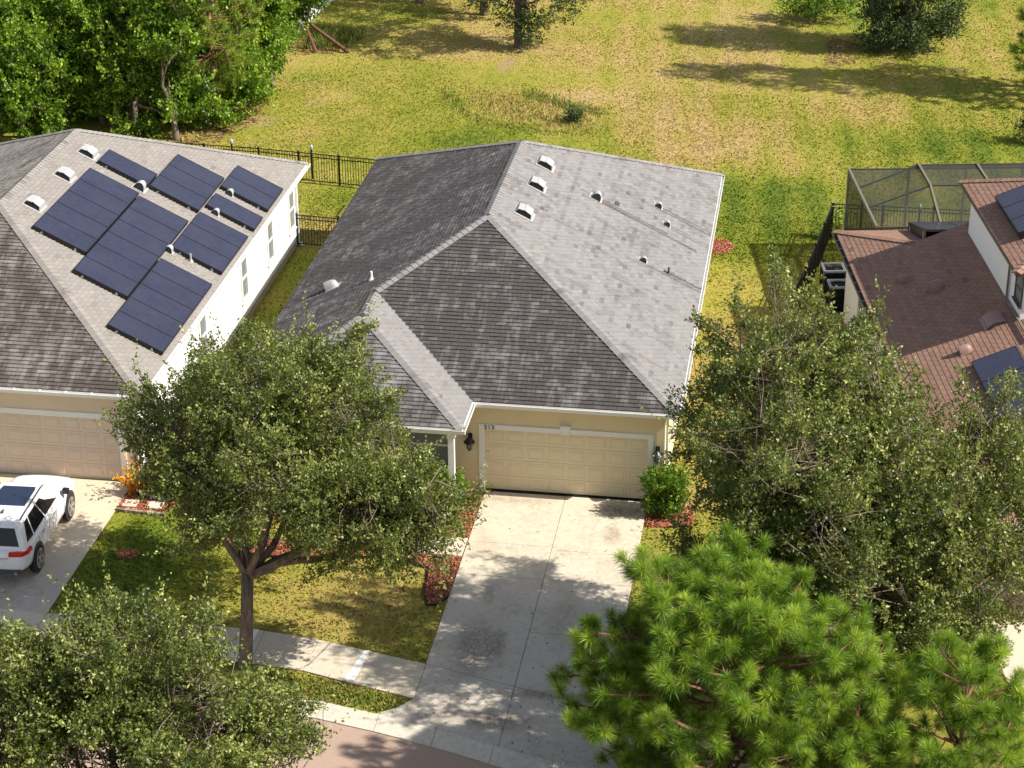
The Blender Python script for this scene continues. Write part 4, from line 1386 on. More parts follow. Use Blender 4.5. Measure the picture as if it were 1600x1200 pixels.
# box vents: local y up the slope; open end looks to the side
def box_vent(label, M, group):
    r = hook('roof_vent', label, 'roof vent', M, group)
    mb = MB()
    mb.box(-0.34, 0.34, -0.36, 0.32, 0.02, 0.032)
    mb.build('flashing', MT['metal'], r)
    mb = MB()
    prof = [(-0.3, 0.032), (-0.24, 0.19), (0.0, 0.235), (0.24, 0.19), (0.3, 0.032)]
    prof2 = [(-0.27, 0.032), (-0.215, 0.175), (0.0, 0.215), (0.215, 0.175), (0.27, 0.032)]
    V = [(x, y, z) for x in (-0.26, 0.26) for y, z in prof] + [(x, y, z) for x in (-0.26, 0.26) for y, z in prof2]
    k = 5
    F = [(i, i + 1, k + i + 1, k + i) for i in range(4)] + [(10 + i, 10 + i + 1, 15 + i + 1, 15 + i) for i in range(4)]
    F += [(i, i + 1, 10 + i + 1, 10 + i) for i in range(4)] + [(5 + i, 5 + i + 1, 15 + i + 1, 15 + i) for i in range(4)]
    mb.add(V, F)
    mb.bar((-0.265, 0, 0.24), (0.265, 0, 0.24), 0.05, 0.014)
    mb.build('hood', MT['metal'], r)
    mb = MB()
    mb.box(-0.24, 0.24, -0.2, 0.2, 0.03, 0.16)
    mb.build('louvre', MT['black'], r)
    return r


fR, fLm, fFr = faces[1], faces[0], faces[2]
v0 = box_vent('rearmost of three box vents beside the main grey ridge', slope_matrix(fR, 12.25, xR - 0.1), 'box vents on the middle roof')
copy_tree(v0, 'middle one of three box vents beside the main grey ridge', slope_matrix(fR, 10.2, xR - 0.1))
copy_tree(v0, 'front one of three box vents beside the main grey ridge', slope_matrix(fR, 7.6, xR - 0.06))
fLR = lf[0]
v1 = box_vent('rearmost box vent above the solar panels on the left roof', slope_matrix(fLR, 11.2, lx1 + 15.72), 'box vents on the left roof')
copy_tree(v1, 'middle box vent above the solar panels on the left roof', slope_matrix(fLR, 8.9, lx1 + 15.74))
copy_tree(v1, 'front box vent above the solar panels on the left roof', slope_matrix(fLR, 6.1, lx1 + 15.76))


def goose_vent(label, M, group, s=1.0, mat='metal', big=False):
    """round-backed exhaust hood, open mouth facing down the slope"""
    r = hook('exhaust_vent', label, 'exhaust vent', M, group)
    mb = MB()
    mb.box(-0.17 * s, 0.17 * s, -0.16 * s, 0.2 * s, 0.016, 0.03)
    mb.build('flashing', MT[mat], r)
    mb = MB()
    n = 9
    V, F = [], []
    for j, (yy, sc) in enumerate(((-0.14, 1.0), (0.04, 1.0), (0.13, 0.8), (0.17, 0.35))):
        for i in range(n):
            a = math.pi * i / (n - 1)
            V.append((0.125 * s * sc * math.cos(a), yy * s, 0.03 + 0.19 * s * sc * math.sin(a)))
    for j in range(3):
        for i in range(n - 1):
            F.append((j * n + i, j * n + i + 1, (j + 1) * n + i + 1, (j + 1) * n + i))
    F.append(tuple(range(3 * n, 4 * n)))
    mb.add(V, F)
    mb.build('hood', MT[mat], r, smooth=True)
    mb = MB()
    V = [(0.117 * s * math.cos(math.pi * i / 8), -0.1 * s, 0.03 + 0.18 * s * math.sin(math.pi * i / 8)) for i in range(9)]
    mb.add(V, [tuple(range(9))])
    mb.build('grille', MT['vent_dark'], r)
    return r


D = lambda x: xR - x
RV = Matrix.Rotation(-math.pi / 2, 4, 'Z')
goose_vent('larger metal hood vent with a long stain, highest on the right slope', slope_matrix(fR, 11.7, D(1.92)) @ RV, 'hood vents on the middle roof', 1.35)
goose_vent('small metal hood vent nearest the rear right corner of the grey roof', slope_matrix(fR, 13.7, D(3.87)) @ RV, 'hood vents on the middle roof', 1.0)
goose_vent('small metal hood vent in front of the rear one on the right slope', slope_matrix(fR, 12.5, D(4.27)) @ RV, 'hood vents on the middle roof', 0.95)
goose_vent('small metal hood vent beside the black pipe on the right slope', slope_matrix(fR, 8.65, D(3.82)) @ RV, 'hood vents on the middle roof', 0.95)
goose_vent('metal hood vent with rust trail on the dark left slope', slope_matrix(fLm, 5.43, -5.77 - xL), 'hood vents on the middle roof', 1.35)
goose_vent('round metal hood vent below the uppermost short solar strip', slope_matrix(fLR, 10.65, lx1 + 13.76) @ RV, 'hood vents on the left roof', 1.5)
goose_vent('metal hood vent below the rearmost solar array', slope_matrix(fLR, 13.45, lx1 + 11.45) @ RV, 'hood vents on the left roof', 1.15)
goose_vent('metal hood vent in front of the single solar panel', slope_matrix(fLR, 11.55, lx1 + 11.42) @ RV, 'hood vents on the left roof', 1.1)
goose_vent('metal hood vent in the corner between three solar arrays', slope_matrix(fLR, 7.5, lx1 + 11.84) @ RV, 'hood vents on the left roof', 1.15)


def pipe(label, P, h, r, mat):
    mb = MB()
    mb.tube([(0, 0, -0.05), (0, 0, h)], r, 10)
    mb.lathe([(r * 2.6, -0.06), (r * 2.4, 0.02), (r * 1.15, 0.1), (r * 1.1, 0.11)], 10)
    o = mb.build('vent_pipe', MT[mat])
    o.location = P
    return tag(o, label, 'vent pipe')


pipe('thin white plumbing pipe on the dark left slope near the hip', fLm.p(4.51, -4.28 - xL), 0.3, 0.038, 'white')
pipe('short black plumbing pipe low on the pale right slope', fR.p(8.72, D(4.68)), 0.24, 0.035, 'vent_dark')
pipe('bent grey pipe in front of the solar array by the left gutter', fLR.p(7.55, lx1 + 11.1), 0.3, 0.035, 'metal')
mb = MB()
mb.box(-0.15, 0.15, -0.08, 0.08, 0.03, 0.045)
o = mb.build('roof_patch', MT['vent_dark'], house, True, basis=slope_matrix(fR, 12.15, D(2.6)))

# stains below the vents: thin rust and soot films lying on the shingles
# ---- solar panels
PW, PH = 1.085, 1.9


def solar_array(label, face, u0, n, s0, group, ph=PH, pw=PW, lift=0.13, tilt=0.0):
    """n panels side by side along the eave from u0; s0 = slope distance of the lower edge from the eave"""
    M = slope_matrix(face, u0, s0 / face.k, 0.0)
    # local x may run against u
    sx = 1 if np.dot(np.array(M.col[0])[:3], face.ud) > 0 else -1
    r = hook('solar_array', label, 'solar array', M, group)
    T = Matrix.Rotation(tilt, 4, 'X')
    pm = MB()
    pm.box(0.012, pw - 0.012, 0.012, ph - 0.012, 0.0, 0.03)
    pme = pm.mesh('solar_panel')
    fm = MB()
    f_ = 0.018
    fm.box(0.002, pw - 0.002, 0.0, f_, -0.02, 0.036)
    fm.box(0.002, pw - 0.002, ph - f_, ph, -0.02, 0.036)
    fm.box(0.002, f_, f_, ph - f_, -0.02, 0.036)
    fm.box(pw - f_, pw - 0.002, f_, ph - f_, -0.02, 0.036)
    fme = fm.mesh('frame')
    for i in range(n):
        x = i * pw if sx > 0 else -(i + 1) * pw
        p = link('solar_panel', pme, MT['solar'], r, basis=T @ Matrix.Translation((x, 0, lift)))
        link('frame', fme, MT['black'], p)
    mb = MB()
    L = n * pw
    a, b = (0, L) if sx > 0 else (-L, 0)
    for yy in (0.35, ph - 0.35):
        mb.box(a - 0.03, b + 0.03, yy - 0.02, yy + 0.02, lift - 0.07, lift - 0.022, M=T)
        for i in range(n + 1):
            x = a + (b - a) * i / n
            z0 = 0.02 - yy * math.tan(tilt) if tilt else 0.02
            mb.box(x - 0.03, x + 0.03, yy - 0.05, yy + 0.05, z0 - 0.05, lift - 0.06 + yy * math.sin(tilt))
    mb.build('rail', MT['metal'], r)
    mb = MB()
    mb.box(a + 0.01, b - 0.01, -0.012, -0.004, -0.005, lift + 0.034, M=T)
    # the dark skirt closes the side that faces the street
    xs_ = min if True else max
    e = a if sx > 0 else b
    mb.box(*( (e - 0.012, e - 0.004) if sx > 0 else (e + 0.004, e + 0.012)), 0.0, ph, -0.0, lift + 0.034, M=T)
    for yy in (0.4, ph - 0.4):
        mb.box(*((e - 0.035, e - 0.012) if sx > 0 else (e + 0.012, e + 0.035)), yy - 0.03, yy + 0.03, lift - 0.06, lift + 0.0, M=T)
    mb.build('skirt', MT['black'], r)
    return r


GL = 'solar arrays on the left roof'
solar_array('single solar panel highest and farthest back on the left roof', fLR, 10.82, 1, 4.03, GL, 1.87, 1.15)
solar_array('five panel solar array nearest the left ridge', fLR, 4.6, 5, 4.06, GL, 1.87)
solar_array('three panel solar array in the middle row below the rear single panel', fLR, 10.92, 3, 2.09, GL, 1.87)
solar_array('six panel solar array, longest, in the middle row of the left roof', fLR, 3.27, 6, 2.13, GL, 1.87, 1.095)
solar_array('two panel solar array at the rear end by the gutter', fLR, 13.48, 2, 0.14, GL, 1.87)
solar_array('single low solar panel between two hood vents by the gutter', fLR, 11.6, 1, 0.13, GL, 1.87, 1.15)
solar_array('three panel solar array in the gutter row, centre', fLR, 7.62, 3, 0.16, GL, 1.87)
solar_array('five panel solar array nearest the street in the gutter row', fLR, 1.2, 5, 0.2, GL, 1.87, 1.07)
fRL, fRB, fTL = rfaces[0], rfaces[2], tfaces[0]
GR = 'solar arrays on the right house'
solar_array('three panel solar array on the red roof behind the right oak leaves', fRL, -16.9, 3, 2.1, GR, 1.35, 1.38)
solar_array('tilted solar array lying behind the red ridge by the pool cage', fRB, 2.5, 2, 0.25, GR, 2.9, 1.35, 0.28, 0.03)
solar_array('solar array on the upper red roof at the right edge', fTL, -9.4, 3, 0.62, GR, 1.75, 1.05, 0.22)

goose_vent('small brown hood vent on the shaded red roof, nearer the gutter', slope_matrix(fRL, -5.71, 1.27), 'vents on the red roof', 1.1, 'vent_brown')
goose_vent('larger brown hood vent on the shaded red roof', slope_matrix(fRL, -7.15, 2.06), 'vents on the red roof', 1.6, 'vent_brown')
goose_vent('brown hood vent at the sunlit edge of the red roof shadow', slope_matrix(fRL, -11.78, 1.96), 'vents on the red roof', 1.2, 'vent_brown')
r = hook('attic_vent', 'large flat curved attic vent on the shaded red roof by the tower wall', 'roof vent', slope_matrix(fRL, -10.55, 3.0))
mb = MB()
mb.box(-0.42, 0.42, -0.34, 0.34, 0.018, 0.03)
mb.build('flashing', MT['vent_brown'], r)
mb = MB()
V, F = [], []
for i in range(9):
    y = -0.36 + 0.72 * i / 8
    z = 0.15 - 0.5 * (i / 8 - 0.55) ** 2
    V += [(-0.4, y, z), (0.4, y, z), (0.4, y, z - 0.02), (-0.4, y, z - 0.02)]
for i in range(8):
    b_ = 4 * i
    F += [(b_ + j, b_ + (j + 1) % 4, b_ + 4 + (j + 1) % 4, b_ + 4 + j) for j in range(4)]
F += [(0, 1, 2, 3), (32, 35, 34, 33)]
mb.add(V, F)
mb.box(-0.34, 0.34, -0.28, 0.28, 0.03, 0.09)
mb.build('hood', MT['vent_brown'], r, smooth=False)

# ------------------------------------------------------------------ wall lanterns
def lantern(label, loc):
    r = empty('wall_lantern', label, 'wall lantern', loc, 0, 'lanterns beside the garage door')
    mb = MB()
    mb.box(-0.06, 0.06, -0.03, 0, -0.02, 0.3)
    mb.tube([(0, -0.03, 0.2), (0, -0.1, 0.31), (0, -0.18, 0.28), (0, -0.18, 0.2)], 0.018, 6)
    mb.build('bracket', MT['black'], r)
    mb = MB()
    mb.lathe([(0.02, 0.24), (0.06, 0.21), (0.17, 0.1), (0.175, 0.08), (0.1, 0.075)], 10, (0, -0.18, 0))
    mb.build('shade', MT['black'], r)
    mb = MB()
    mb.lathe([(0.1, 0.07), (0.075, -0.12), (0.06, -0.14)], 6, (0, -0.18, 0))
    mb.build('glass', MT['glass'], r)
    mb = MB()
    for k in range(6):
        a = 2 * math.pi * k / 6
        mb.bar((0.1 * math.cos(a), -0.18 + 0.1 * math.sin(a), 0.075), (0.07 * math.cos(a), -0.18 + 0.07 * math.sin(a), -0.14), 0.016, 0.016)
    mb.lathe([(0.07, -0.13), (0.05, -0.17), (0.015, -0.22)], 8, (0, -0.18, 0))
    mb.build('cage', MT['black'], r)
    return r


lantern('black carriage lantern on the wall left of the tan garage door', (-0.42, 0, 1.66))
lantern('black carriage lantern on the wall above the clipped bush, right of the garage', (5.15, 0, 1.62))


# ------------------------------------------------------------------ fences
def fence(label, pts, h=1.32, every=2.0, pick=0.115, group='black picket fences', double=True):
    P = [Vector((x, y, 0)) for x, y in pts]
    c = sum(P, Vector()) / len(P)
    r = empty('picket_fence', label, 'fence', (c.x, c.y, 0), 0, group)
    pm = MB()
    pm.box(-0.009, 0.009, -0.009, 0.009, 0.06, h - 0.03)
    pme = pm.mesh('picket')
    qm = MB()
    qm.box(-0.034, 0.034, -0.034, 0.034, 0, h + 0.05)
    qm.lathe([(0.05, h + 0.05), (0.05, h + 0.065), (0.01, h + 0.1)], 4)
    qme = qm.mesh('post')
    inv = root_matrix(r).inverted()
    for a, b in zip(P[:-1], P[1:]):
        d = b - a
        L = d.length
        d.normalize()
        ang = math.atan2(d.y, d.x)
        n = max(1, round(L / every))
        for i in range(n + 1):
            if i == n and b is not P[-1]:
                continue
            link('post', qme, MT['black'], r, True, Matrix.Translation(a + d * (L * i / n)) @ Matrix.Rotation(ang, 4, 'Z'))
        m = int(L / pick)
        for i in range(1, m):
            link('picket', pme, MT['black'], r, True, Matrix.Translation(a + d * (L * i / m)) @ Matrix.Rotation(ang, 4, 'Z'))
        for z in ((h - 0.02, h - 0.17, 0.12) if double else (h - 0.02, 0.12)):
            mb = MB()
            mb.bar((a.x, a.y, z), (b.x, b.y, z), 0.03, 0.035)
            mb.build('rail', MT['black'], r, True)
    return r


fence('black picket fence running behind the left house towards the middle house', [(-18.6, 25.95), (-13.8, 25.63), (-8.5, 24.9)])
fence('black picket fence in the shade between the left and middle houses', [(-10.38, 18.43), (-6.98, 18.1)], 1.3)
fence('black picket fence seen end-on beside the right house', [(9.93, 22.1), (9.4, 17.8), (8.72, 13.3)], 1.4)
fence('black picket fence seen through the pool cage screen', [(9.97, 22.2), (19.5, 22.15)], 1.38)
for x, y, lb, hh in ((-11.56, 25.75, 'small white lantern cap on the fence behind the left house', 1.32), (13.25, 22.05, 'white lantern on the fence behind the pool cage', 1.38), (-15.05, 26.0, 'small pale lantern cap left of the white one on the fence', 1.32)):
    r = empty('post_lantern', lb, 'lantern', (x, y, 0))
    mb = MB()
    mb.box(-0.03, 0.03, -0.03, 0.03, 0, hh + 0.02)
    mb.build('post', MT['black'], r)
    mb = MB()
    mb.lathe([(0.03, hh + 0.02), (0.07, hh + 0.04), (0.06, hh + 0.13), (0.085, hh + 0.14), (0.03, hh + 0.2), (0.012, hh + 0.22)], 8)
    mb.build('lantern_head', MT['metal'], r)

# ------------------------------------------------------------------ pool cage
cage = empty('pool_cage', 'bronze framed pool cage with dark insect screen behind the right house', 'pool cage', tuple(RW(5.5, 3, 0)), TH)
EZ, CZ, CY = 3.3, 4.0, 6.0
cx = [1.45, 3.72, 5.87, 8.02, 10.2]
mb = MB(RHM)
beams = []
for i, x in enumerate(cx):
    if i == 0:
        beams += [((x, 0.05, EZ), (x, CY, EZ))]
    else:
        beams += [((x, 0.05, EZ), (x, 2.31, CZ)), ((x, 2.31, CZ), (x, 4.46, CZ)), ((x, 4.46, CZ), (x, CY, EZ))]
    beams += [((x, CY, 0), (x, CY, EZ))]
for a, b in beams:
    mb = MB(RHM)
    mb.bar(a, b, 0.075, 0.12, up=(0, 0, 1) if abs(a[2] - b[2]) < 2 else (0, 1, 0))
    mb.build('beam', MT['bronze'], cage, True)
for a, b in [((1.45, 4.0, EZ), (3.72, 4.46, CZ)), ((1.45, 1.96, EZ), (3.72, 2.31, CZ)), ((3.72, 4.46, CZ), (10.2, 4.46, CZ)), ((3.72, 2.31, CZ), (10.2, 2.31, CZ)),
             ((1.45, CY, EZ), (10.2, CY, EZ)), ((1.45, CY, 0.9), (10.2, CY, 0.9)), ((1.45, 0.1, 0.9), (1.45, CY, 0.9)), ((1.45, 0.05, EZ), (10.2, 0.05, EZ))]:
    mb = MB(RHM)
    mb.bar(a, b, 0.055, 0.055)
    mb.build('purlin', MT['bronze_dark'], cage, True)
for y in (0.12, 3.0):
    mb = MB(RHM)
    mb.bar((1.45, y, 0), (1.45, y, EZ), 0.06, 0.06, up=(0, 1, 0))
    mb.build('upright', MT['bronze_dark'], cage, True)
E_ = 0.012
panels = []
for i in range(len(cx) - 1):
    a, b = cx[i], cx[i + 1]
    panels += [[(a, CY, 0.0), (b, CY, 0.0), (b, CY, EZ), (a, CY, EZ)]]
    if i == 0:
        panels += [[(a, 1.96, EZ), (b, 2.31, CZ), (b, 4.46, CZ), (a, 4.0, EZ)], [(a, 0.05, EZ), (b, 0.05, EZ), (b, 2.31, CZ), (a, 1.96, EZ)], [(a, 4.0, EZ), (b, 4.46, CZ), (b, CY, EZ), (a, CY, EZ)]]
    else:
        panels += [[(a, 2.31, CZ), (b, 2.31, CZ), (b, 4.46, CZ), (a, 4.46, CZ)], [(a, 0.05, EZ), (b, 0.05, EZ), (b, 2.31, CZ), (a, 2.31, CZ)], [(a, 4.46, CZ), (b, 4.46, CZ), (b, CY, EZ), (a, CY, EZ)]]
panels += [[(1.45, 0.1, 0), (1.45, 3.0, 0), (1.45, 3.0, EZ), (1.45, 0.1, EZ)], [(1.45, 3.0, 0), (1.45, CY, 0), (1.45, CY, EZ), (1.45, 3.0, EZ)]]
for p in panels:
    mb = MB(RHM)
    mb.add(p, [(0, 1, 2, 3)] if len(p) == 4 else [(0, 1, 2)])
    mb.build('screen_panel', MT['screen'], cage, True)
base_sheet('patio', [tuple(RW(x, y))[:2] for x, y in ((1.3, -0.4), (10.4, -0.4), (10.4, 6.1), (1.3, 6.1))], 0.02, MT['walk'])

# ------------------------------------------------------------------ air conditioners
def ac_unit(label, loc, s=1.0, h=1.15):
    r = empty('air_conditioner', label, 'air conditioner', loc, TH, 'air conditioners by the right house')
    w = 0.42 * s
    mb = MB()
    mb.box(-w - .1, w + .1, -w - .1, w + .1, 0, 0.08)
    mb.build('base_slab', MT['walk'], r)
    mb = MB()
    for x in (-w, w):
        for y in (-w, w):
            mb.box(x - 0.03, x + 0.03, y - 0.03, y + 0.03, 0.08, h)
    mb.box(-w, w, -w, w, 0.08, 0.16)
    mb.build('frame', MT['vent_dark'], r)
    mb = MB()
    mb.box(-w + .02, w - .02, -w + .02, w - .02, 0.16, h - 0.12)
    for i in range(14):
        z = 0.2 + i * (h - 0.36) / 13
        mb.box(-w - .012, w + .012, -w - .012, w + .012, z, z + 0.018)
    mb.build('coil_guard', MT['black'], r)
    mb = MB()
    o, i_ = w + 0.03, w - 0.06
    for a, b in (((-o, -o), (o, -i_)), ((-o, i_), (o, o)), ((-o, -i_), (-i_, i_)), ((i_, -i_), (o, i_))):
        mb.box(a[0], b[0], a[1], b[1], h - 0.05, h + 0.01)
    mb.build('top_rim', MT['metal'], r)
    mb = MB()
    for k in range(5):
        a = 2 * math.pi * k / 5
        mb.bar((0, 0, h - 0.1), (i_ * 0.9 * math.cos(a), i_ * 0.9 * math.sin(a), h - 0.08), 0.14, 0.01)
    mb.lathe([(0.08, h - .16), (0.08, h - .07), (0.04, h - .05)], 10)
    mb.build('fan', MT['black'], r)
    mb = MB()
    for k in range(1, 7):
        rr = i_ * k / 6.2
        mb.tube([(rr * math.cos(t), rr * math.sin(t), h - 0.015) for t in np.linspace(0, 2 * math.pi, 17)], 0.006, 4, cap=False)
    mb.build('grille', MT['black'], r)
    return r


ac_unit('rear one of two dark air conditioners beside the right house wall', tuple(RW(0.28, 1.45, 0)), 0.9, 1.25)
ac_unit('front one of two dark air conditioners beside the right house wall', tuple(RW(0.3, 0.3, 0)), 0.82, 1.1)


# ------------------------------------------------------------------ white sport utility vehicle
def make_car():
    r = empty('suv', 'white sport utility vehicle with dark sunroof on the left driveway', 'car', (-12.62, -4.85, 0.045), 0.05)
    st = [(-2.44, .70, .50, .92, .93), (-2.40, .84, .42, 1.0, 1.03), (-2.15, .935, .36, 1.08, 1.1), (-1.5, .965, .31, 1.1, 1.11), (-0.6, .965, .28, 1.085, 1.1), (0.4, .965, .28, 1.065, 1.09),
          (1.1, .965, .29, 1.055, 1.1), (1.5, .96, .3, 1.04, 1.11), (1.95, .945, .33, 1.0, 1.07), (2.2, .905, .35, .93, 1.0), (2.36, .82, .38, .84, .89), (2.42, .7, .45, .72, .75)]
    V, F = [], []
    half = lambda s: [(0, s[2]), (s[1] * .8, s[2]), (s[1] * .96, s[2] + .1), (s[1], s[2] + .32), (s[1] * .985, s[3] - .14), (s[1] * .93, s[3] - .02), (s[1] * .6, (s[3] + s[4]) / 2 + .005), (0, s[4])]
    for s in st:
        h = half(s)
        ring = [(x, s[0], z) for x, z in h] + [(-x, s[0], z) for x, z in h[-2:0:-1]]
        V += ring
    k = 14
    for i in range(len(st) - 1):
        F += [(i * k + j, (i + 1) * k + j, (i + 1) * k + (j + 1) % k, i * k + (j + 1) % k) for j in range(k)]
    F += [tuple(range(k)), tuple(range((len(st) - 1) * k, len(st) * k))[::-1]]
    mb = MB()
    mb.add(V, F)
    o = mb.build('body', MT['car_white'], r, smooth=True)
    ss = o.modifiers.new('sub', 'SUBSURF')
    ss.levels = ss.render_levels = 2
    # greenhouse
    zb, zt = 1.03, 1.70
    Bc = dict(br=(-2.28, .875), bf=(1.42, .875), tr=(-1.93, .655), tf=(.42, .655))
    bm = bmesh.new()
    co = [(-.875, -2.28, zb), (.875, -2.28, zb), (.875, 1.42, zb), (-.875, 1.42, zb), (-.655, -1.93, zt), (.655, -1.93, zt), (.655, .42, zt), (-.655, .42, zt)]
    vs_ = [bm.verts.new(c) for c in co]
    for f in ((3, 2, 1, 0), (4, 5, 6, 7), (0, 1, 5, 4), (1, 2, 6, 5), (2, 3, 7, 6), (3, 0, 4, 7)):
        bm.faces.new([vs_[i] for i in f])
    bmesh.ops.recalc_face_normals(bm, faces=bm.faces)
    ed = [e for e in bm.edges if max(v.co.z for v in e.verts) > zb + .1]
    bmesh.ops.bevel(bm, geom=ed, offset=0.075, segments=4, profile=0.5, affect='EDGES')
    me = bpy.data.meshes.new('cabin')
    bm.to_mesh(me)
    bm.free()
    me.polygons.foreach_set('use_smooth', np.ones(len(me.polygons), bool))
    o = link('cabin', me, MT['car_white'], r)
    o.data.set_sharp_from_angle(angle=math.radians(35)) if hasattr(o.data, 'set_sharp_from_angle') else None

    def patch(name, quad, st_, mat, off=0.008, par=r):
        q = [Vector(p) for p in quad]                 # bl, br, tr, tl
        n = (q[1] - q[0]).cross(q[3] - q[0]).normalized()
        P = [((q[0] * (1 - a) + q[1] * a) * (1 - b) + (q[3] * (1 - a) + q[2] * a) * b) for a, b in st_]
        mb = MB()
        m = len(P)
        mb.add([p + n * off for p in P] + [p - n * 0.02 for p in P], [tuple(range(m)), tuple(range(m, 2 * m))[::-1]] + [(i, m + i, m + (i + 1) % m, (i + 1) % m) for i in range(m)])
        return mb.build(name, mat, par)
    for sx in (1, -1):
        q = [(sx * .875, -2.28, zb), (sx * .875, 1.42, zb), (sx * .655, .42, zt), (sx * .655, -1.93, zt)]
        for nm, s_ in (('side_window', [(.525, .12), (.83, .12), (.80, .22), (.70, .60), (.665, .86), (.535, .86)]), ('side_window', [(.24, .12), (.505, .12), (.515, .86), (.255, .86)]), ('quarter_window', [(.075, .16), (.215, .12), (.23, .86), (.13, .84)])):
            if sx < 0:
                patch(nm, [q[1], q[0], q[3], q[2]], [(1 - a, b) for a, b in s_][::-1], MT['glass_dark'])
            else:
                patch(nm, q, s_, MT['glass_dark'])
    patch('windscreen', [(.875, 1.42, zb), (-.875, 1.42, zb), (-.655, .42, zt), (.655, .42, zt)], [(.06, .06), (.94, .06), (.9, .9), (.1, .9)], MT['glass_dark'])
    patch('rear_window', [(-.875, -2.28, zb), (.875, -2.28, zb), (.655, -1.93, zt), (-.655, -1.93, zt)], [(.09, .16), (.91, .16), (.88, .85), (.12, .85)], MT['glass_dark'])
    mb = MB()
    mb.prism([(-.5, -.95), (.5, -.95), (.5, -.02), (.47, .16), (-.47, .16), (-.5, -.02)], zt - .01, zt + .012)
    mb.build('sunroof', MT['glass_roof'], r)
    mb = MB()
    mb.box(-.62, .62, -2.12, -1.86, zt - .045, zt - .005)
    o = mb.build('rear_spoiler', MT['car_white'], r)
    mb = MB()
    mb.prism([(-.03, -1.42), (.03, -1.42), (.0, -1.2)], zt, zt + .06)
    mb.build('antenna', MT['vent_dark'], r)
    for sx in (1, -1):
        mb = MB()
        mb.tube([(sx * .63, -1.75, zt - .0), (sx * .635, -1.6, zt + .035), (sx * .635, .1, zt + .035), (sx * .625, .32, zt - .0)], 0.022, 6)
        mb.build('roof_rail', MT['vent_dark'], r)
        mb = MB()
        mb.box(sx * .92 - .0, sx * 1.12, .95, 1.12, 1.05, 1.22) if sx > 0 else mb.box(-1.12, -.92, .95, 1.12, 1.05, 1.22)
        o = mb.build('mirror', MT['black'], r)
        bv = o.modifiers.new('b', 'BEVEL')
        bv.width, bv.segments = .04, 3
        for y in (-.95, .12):
            mb = MB()
            x = sx * .957
            mb.box(min(x, x + sx * .035), max(x, x + sx * .035), y - .1, y + .1, .93, .965)
            mb.build('door_handle', MT['chrome'], r)
        for y in (-.42, .95, -1.35):
            mb = MB()
            x = sx * .963
            mb.box(min(x, x + sx * .006), max(x, x + sx * .006), y - .006, y + .006, .42, 1.0)
            mb.build('door_seam', MT['vent_dark'], r)
        mb = MB()
        V = [(sx * x, y, z) for z in (.92, 1.03) for x, y in ((.44, -2.45), (.8, -2.4), (.93, -2.2), (.955, -1.95), (.90, -1.95), (.44, -2.3))]
        mb.add(V, [tuple(range(6))[::-1], tuple(range(6, 12))] + [(i, (i + 1) % 6, 6 + (i + 1) % 6, 6 + i) for i in range(6)])
        mb.build('tail_light', MT['red_lamp'], r)
        mb = MB()
        mb.box(sx * .6 - .14, sx * .6 + .14, 2.24, 2.36, .76, .86)
        mb.build('headlight', MT['glass'], r)
        for y in (-1.52, 1.45):
            mb = MB()
            mb.lathe([(.0, .0), (.455, 0), (.455, .018), (.40, .02)] if sx > 0 else [(.40, -.02), (.455, -.018), (.455, 0), (0, 0)], 28, (sx * .945, y, .42), axis='x')
            mb.build('wheel_arch', MT['black'], r)
            w = MB()
            p = [(.30, -.11), (.375, -.1), (.39, -.06), (.39, .06), (.375, .1), (.30, .11)]
            w.lathe(p, 32, (sx * .875, y, .39), axis='x')
            wo = w.build('wheel', MT['rubber'], r, smooth=False)
            w = MB()
            xo = sx * .995
            p = [(.285, -.02), (.285, .0), (.25, .012), (.235, -.03), (.07, -.03), (.06, .006), (.0, .006)]
            if sx < 0:
                p = [(a, -b) for a, b in p]
            w.lathe(p, 28, (xo - sx * .006, y, .39), axis='x')
            for k in range(10):
                a = 2 * math.pi * (k // 2) / 5 + (0.16 if k % 2 else -0.16)
                w.bar((xo - sx * .004, y + .05 * math.cos(a), .39 + .05 * math.sin(a)), (xo - sx * .002, y + .25 * math.cos(a), .39 + .25 * math.sin(a)), .035, .03, up=(1, 0, 0))
            w.build('rim', MT['alloy'], wo)
    mb = MB()
    mb.box(-.72, .72, -2.475, -2.36, .42, .52)
    mb.build('rear_bumper_insert', MT['vent_dark'], r)
    mb = MB()
    mb.box(-.42, .42, -2.462, -2.38, .86, .885)
    mb.build('trim_bar', MT['chrome'], r)
    mb = MB()
    mb.box(-.25, .25, -2.455, -2.4, .68, .8)
    mb.build('number_plate', MT['white'], r)
    for sx in (-1, 1):
        mb = MB()
        mb.tube([(sx * .6, -2.5, .43), (sx * .6, -2.35, .43)], .05, 10)
        mb.build('exhaust_pipe', MT['chrome'], r)
    mb = MB()
    mb.box(-.8, .8, 1.15, 1.3, 1.07, 1.1)
    mb.build('cowl', MT['black'], r)
    mb = MB()
    mb.box(-.45, .45, 2.36, 2.43, .6, .74)
    mb.build('front_grille', MT['black'], r)
    return r


make_car()


# ------------------------------------------------------------------ vegetation
def unit(v):
    return v / np.maximum(1e-9, np.linalg.norm(v, axis=1))[:, None]


def leaf_quads(c, d, L, Wd, r=rng):
    """rhombic leaves at c pointing along d"""
    n = len(c)
    s = unit(np.cross(d, r.normal(size=(n, 3))))
    L, Wd = np.broadcast_to(L, n)[:, None], np.broadcast_to(Wd, n)[:, None]
    V = np.stack([c, c + d * L * .45 + s * Wd / 2, c + d * L, c + d * L * .45 - s * Wd / 2], 1).reshape(-1, 3)
    return V


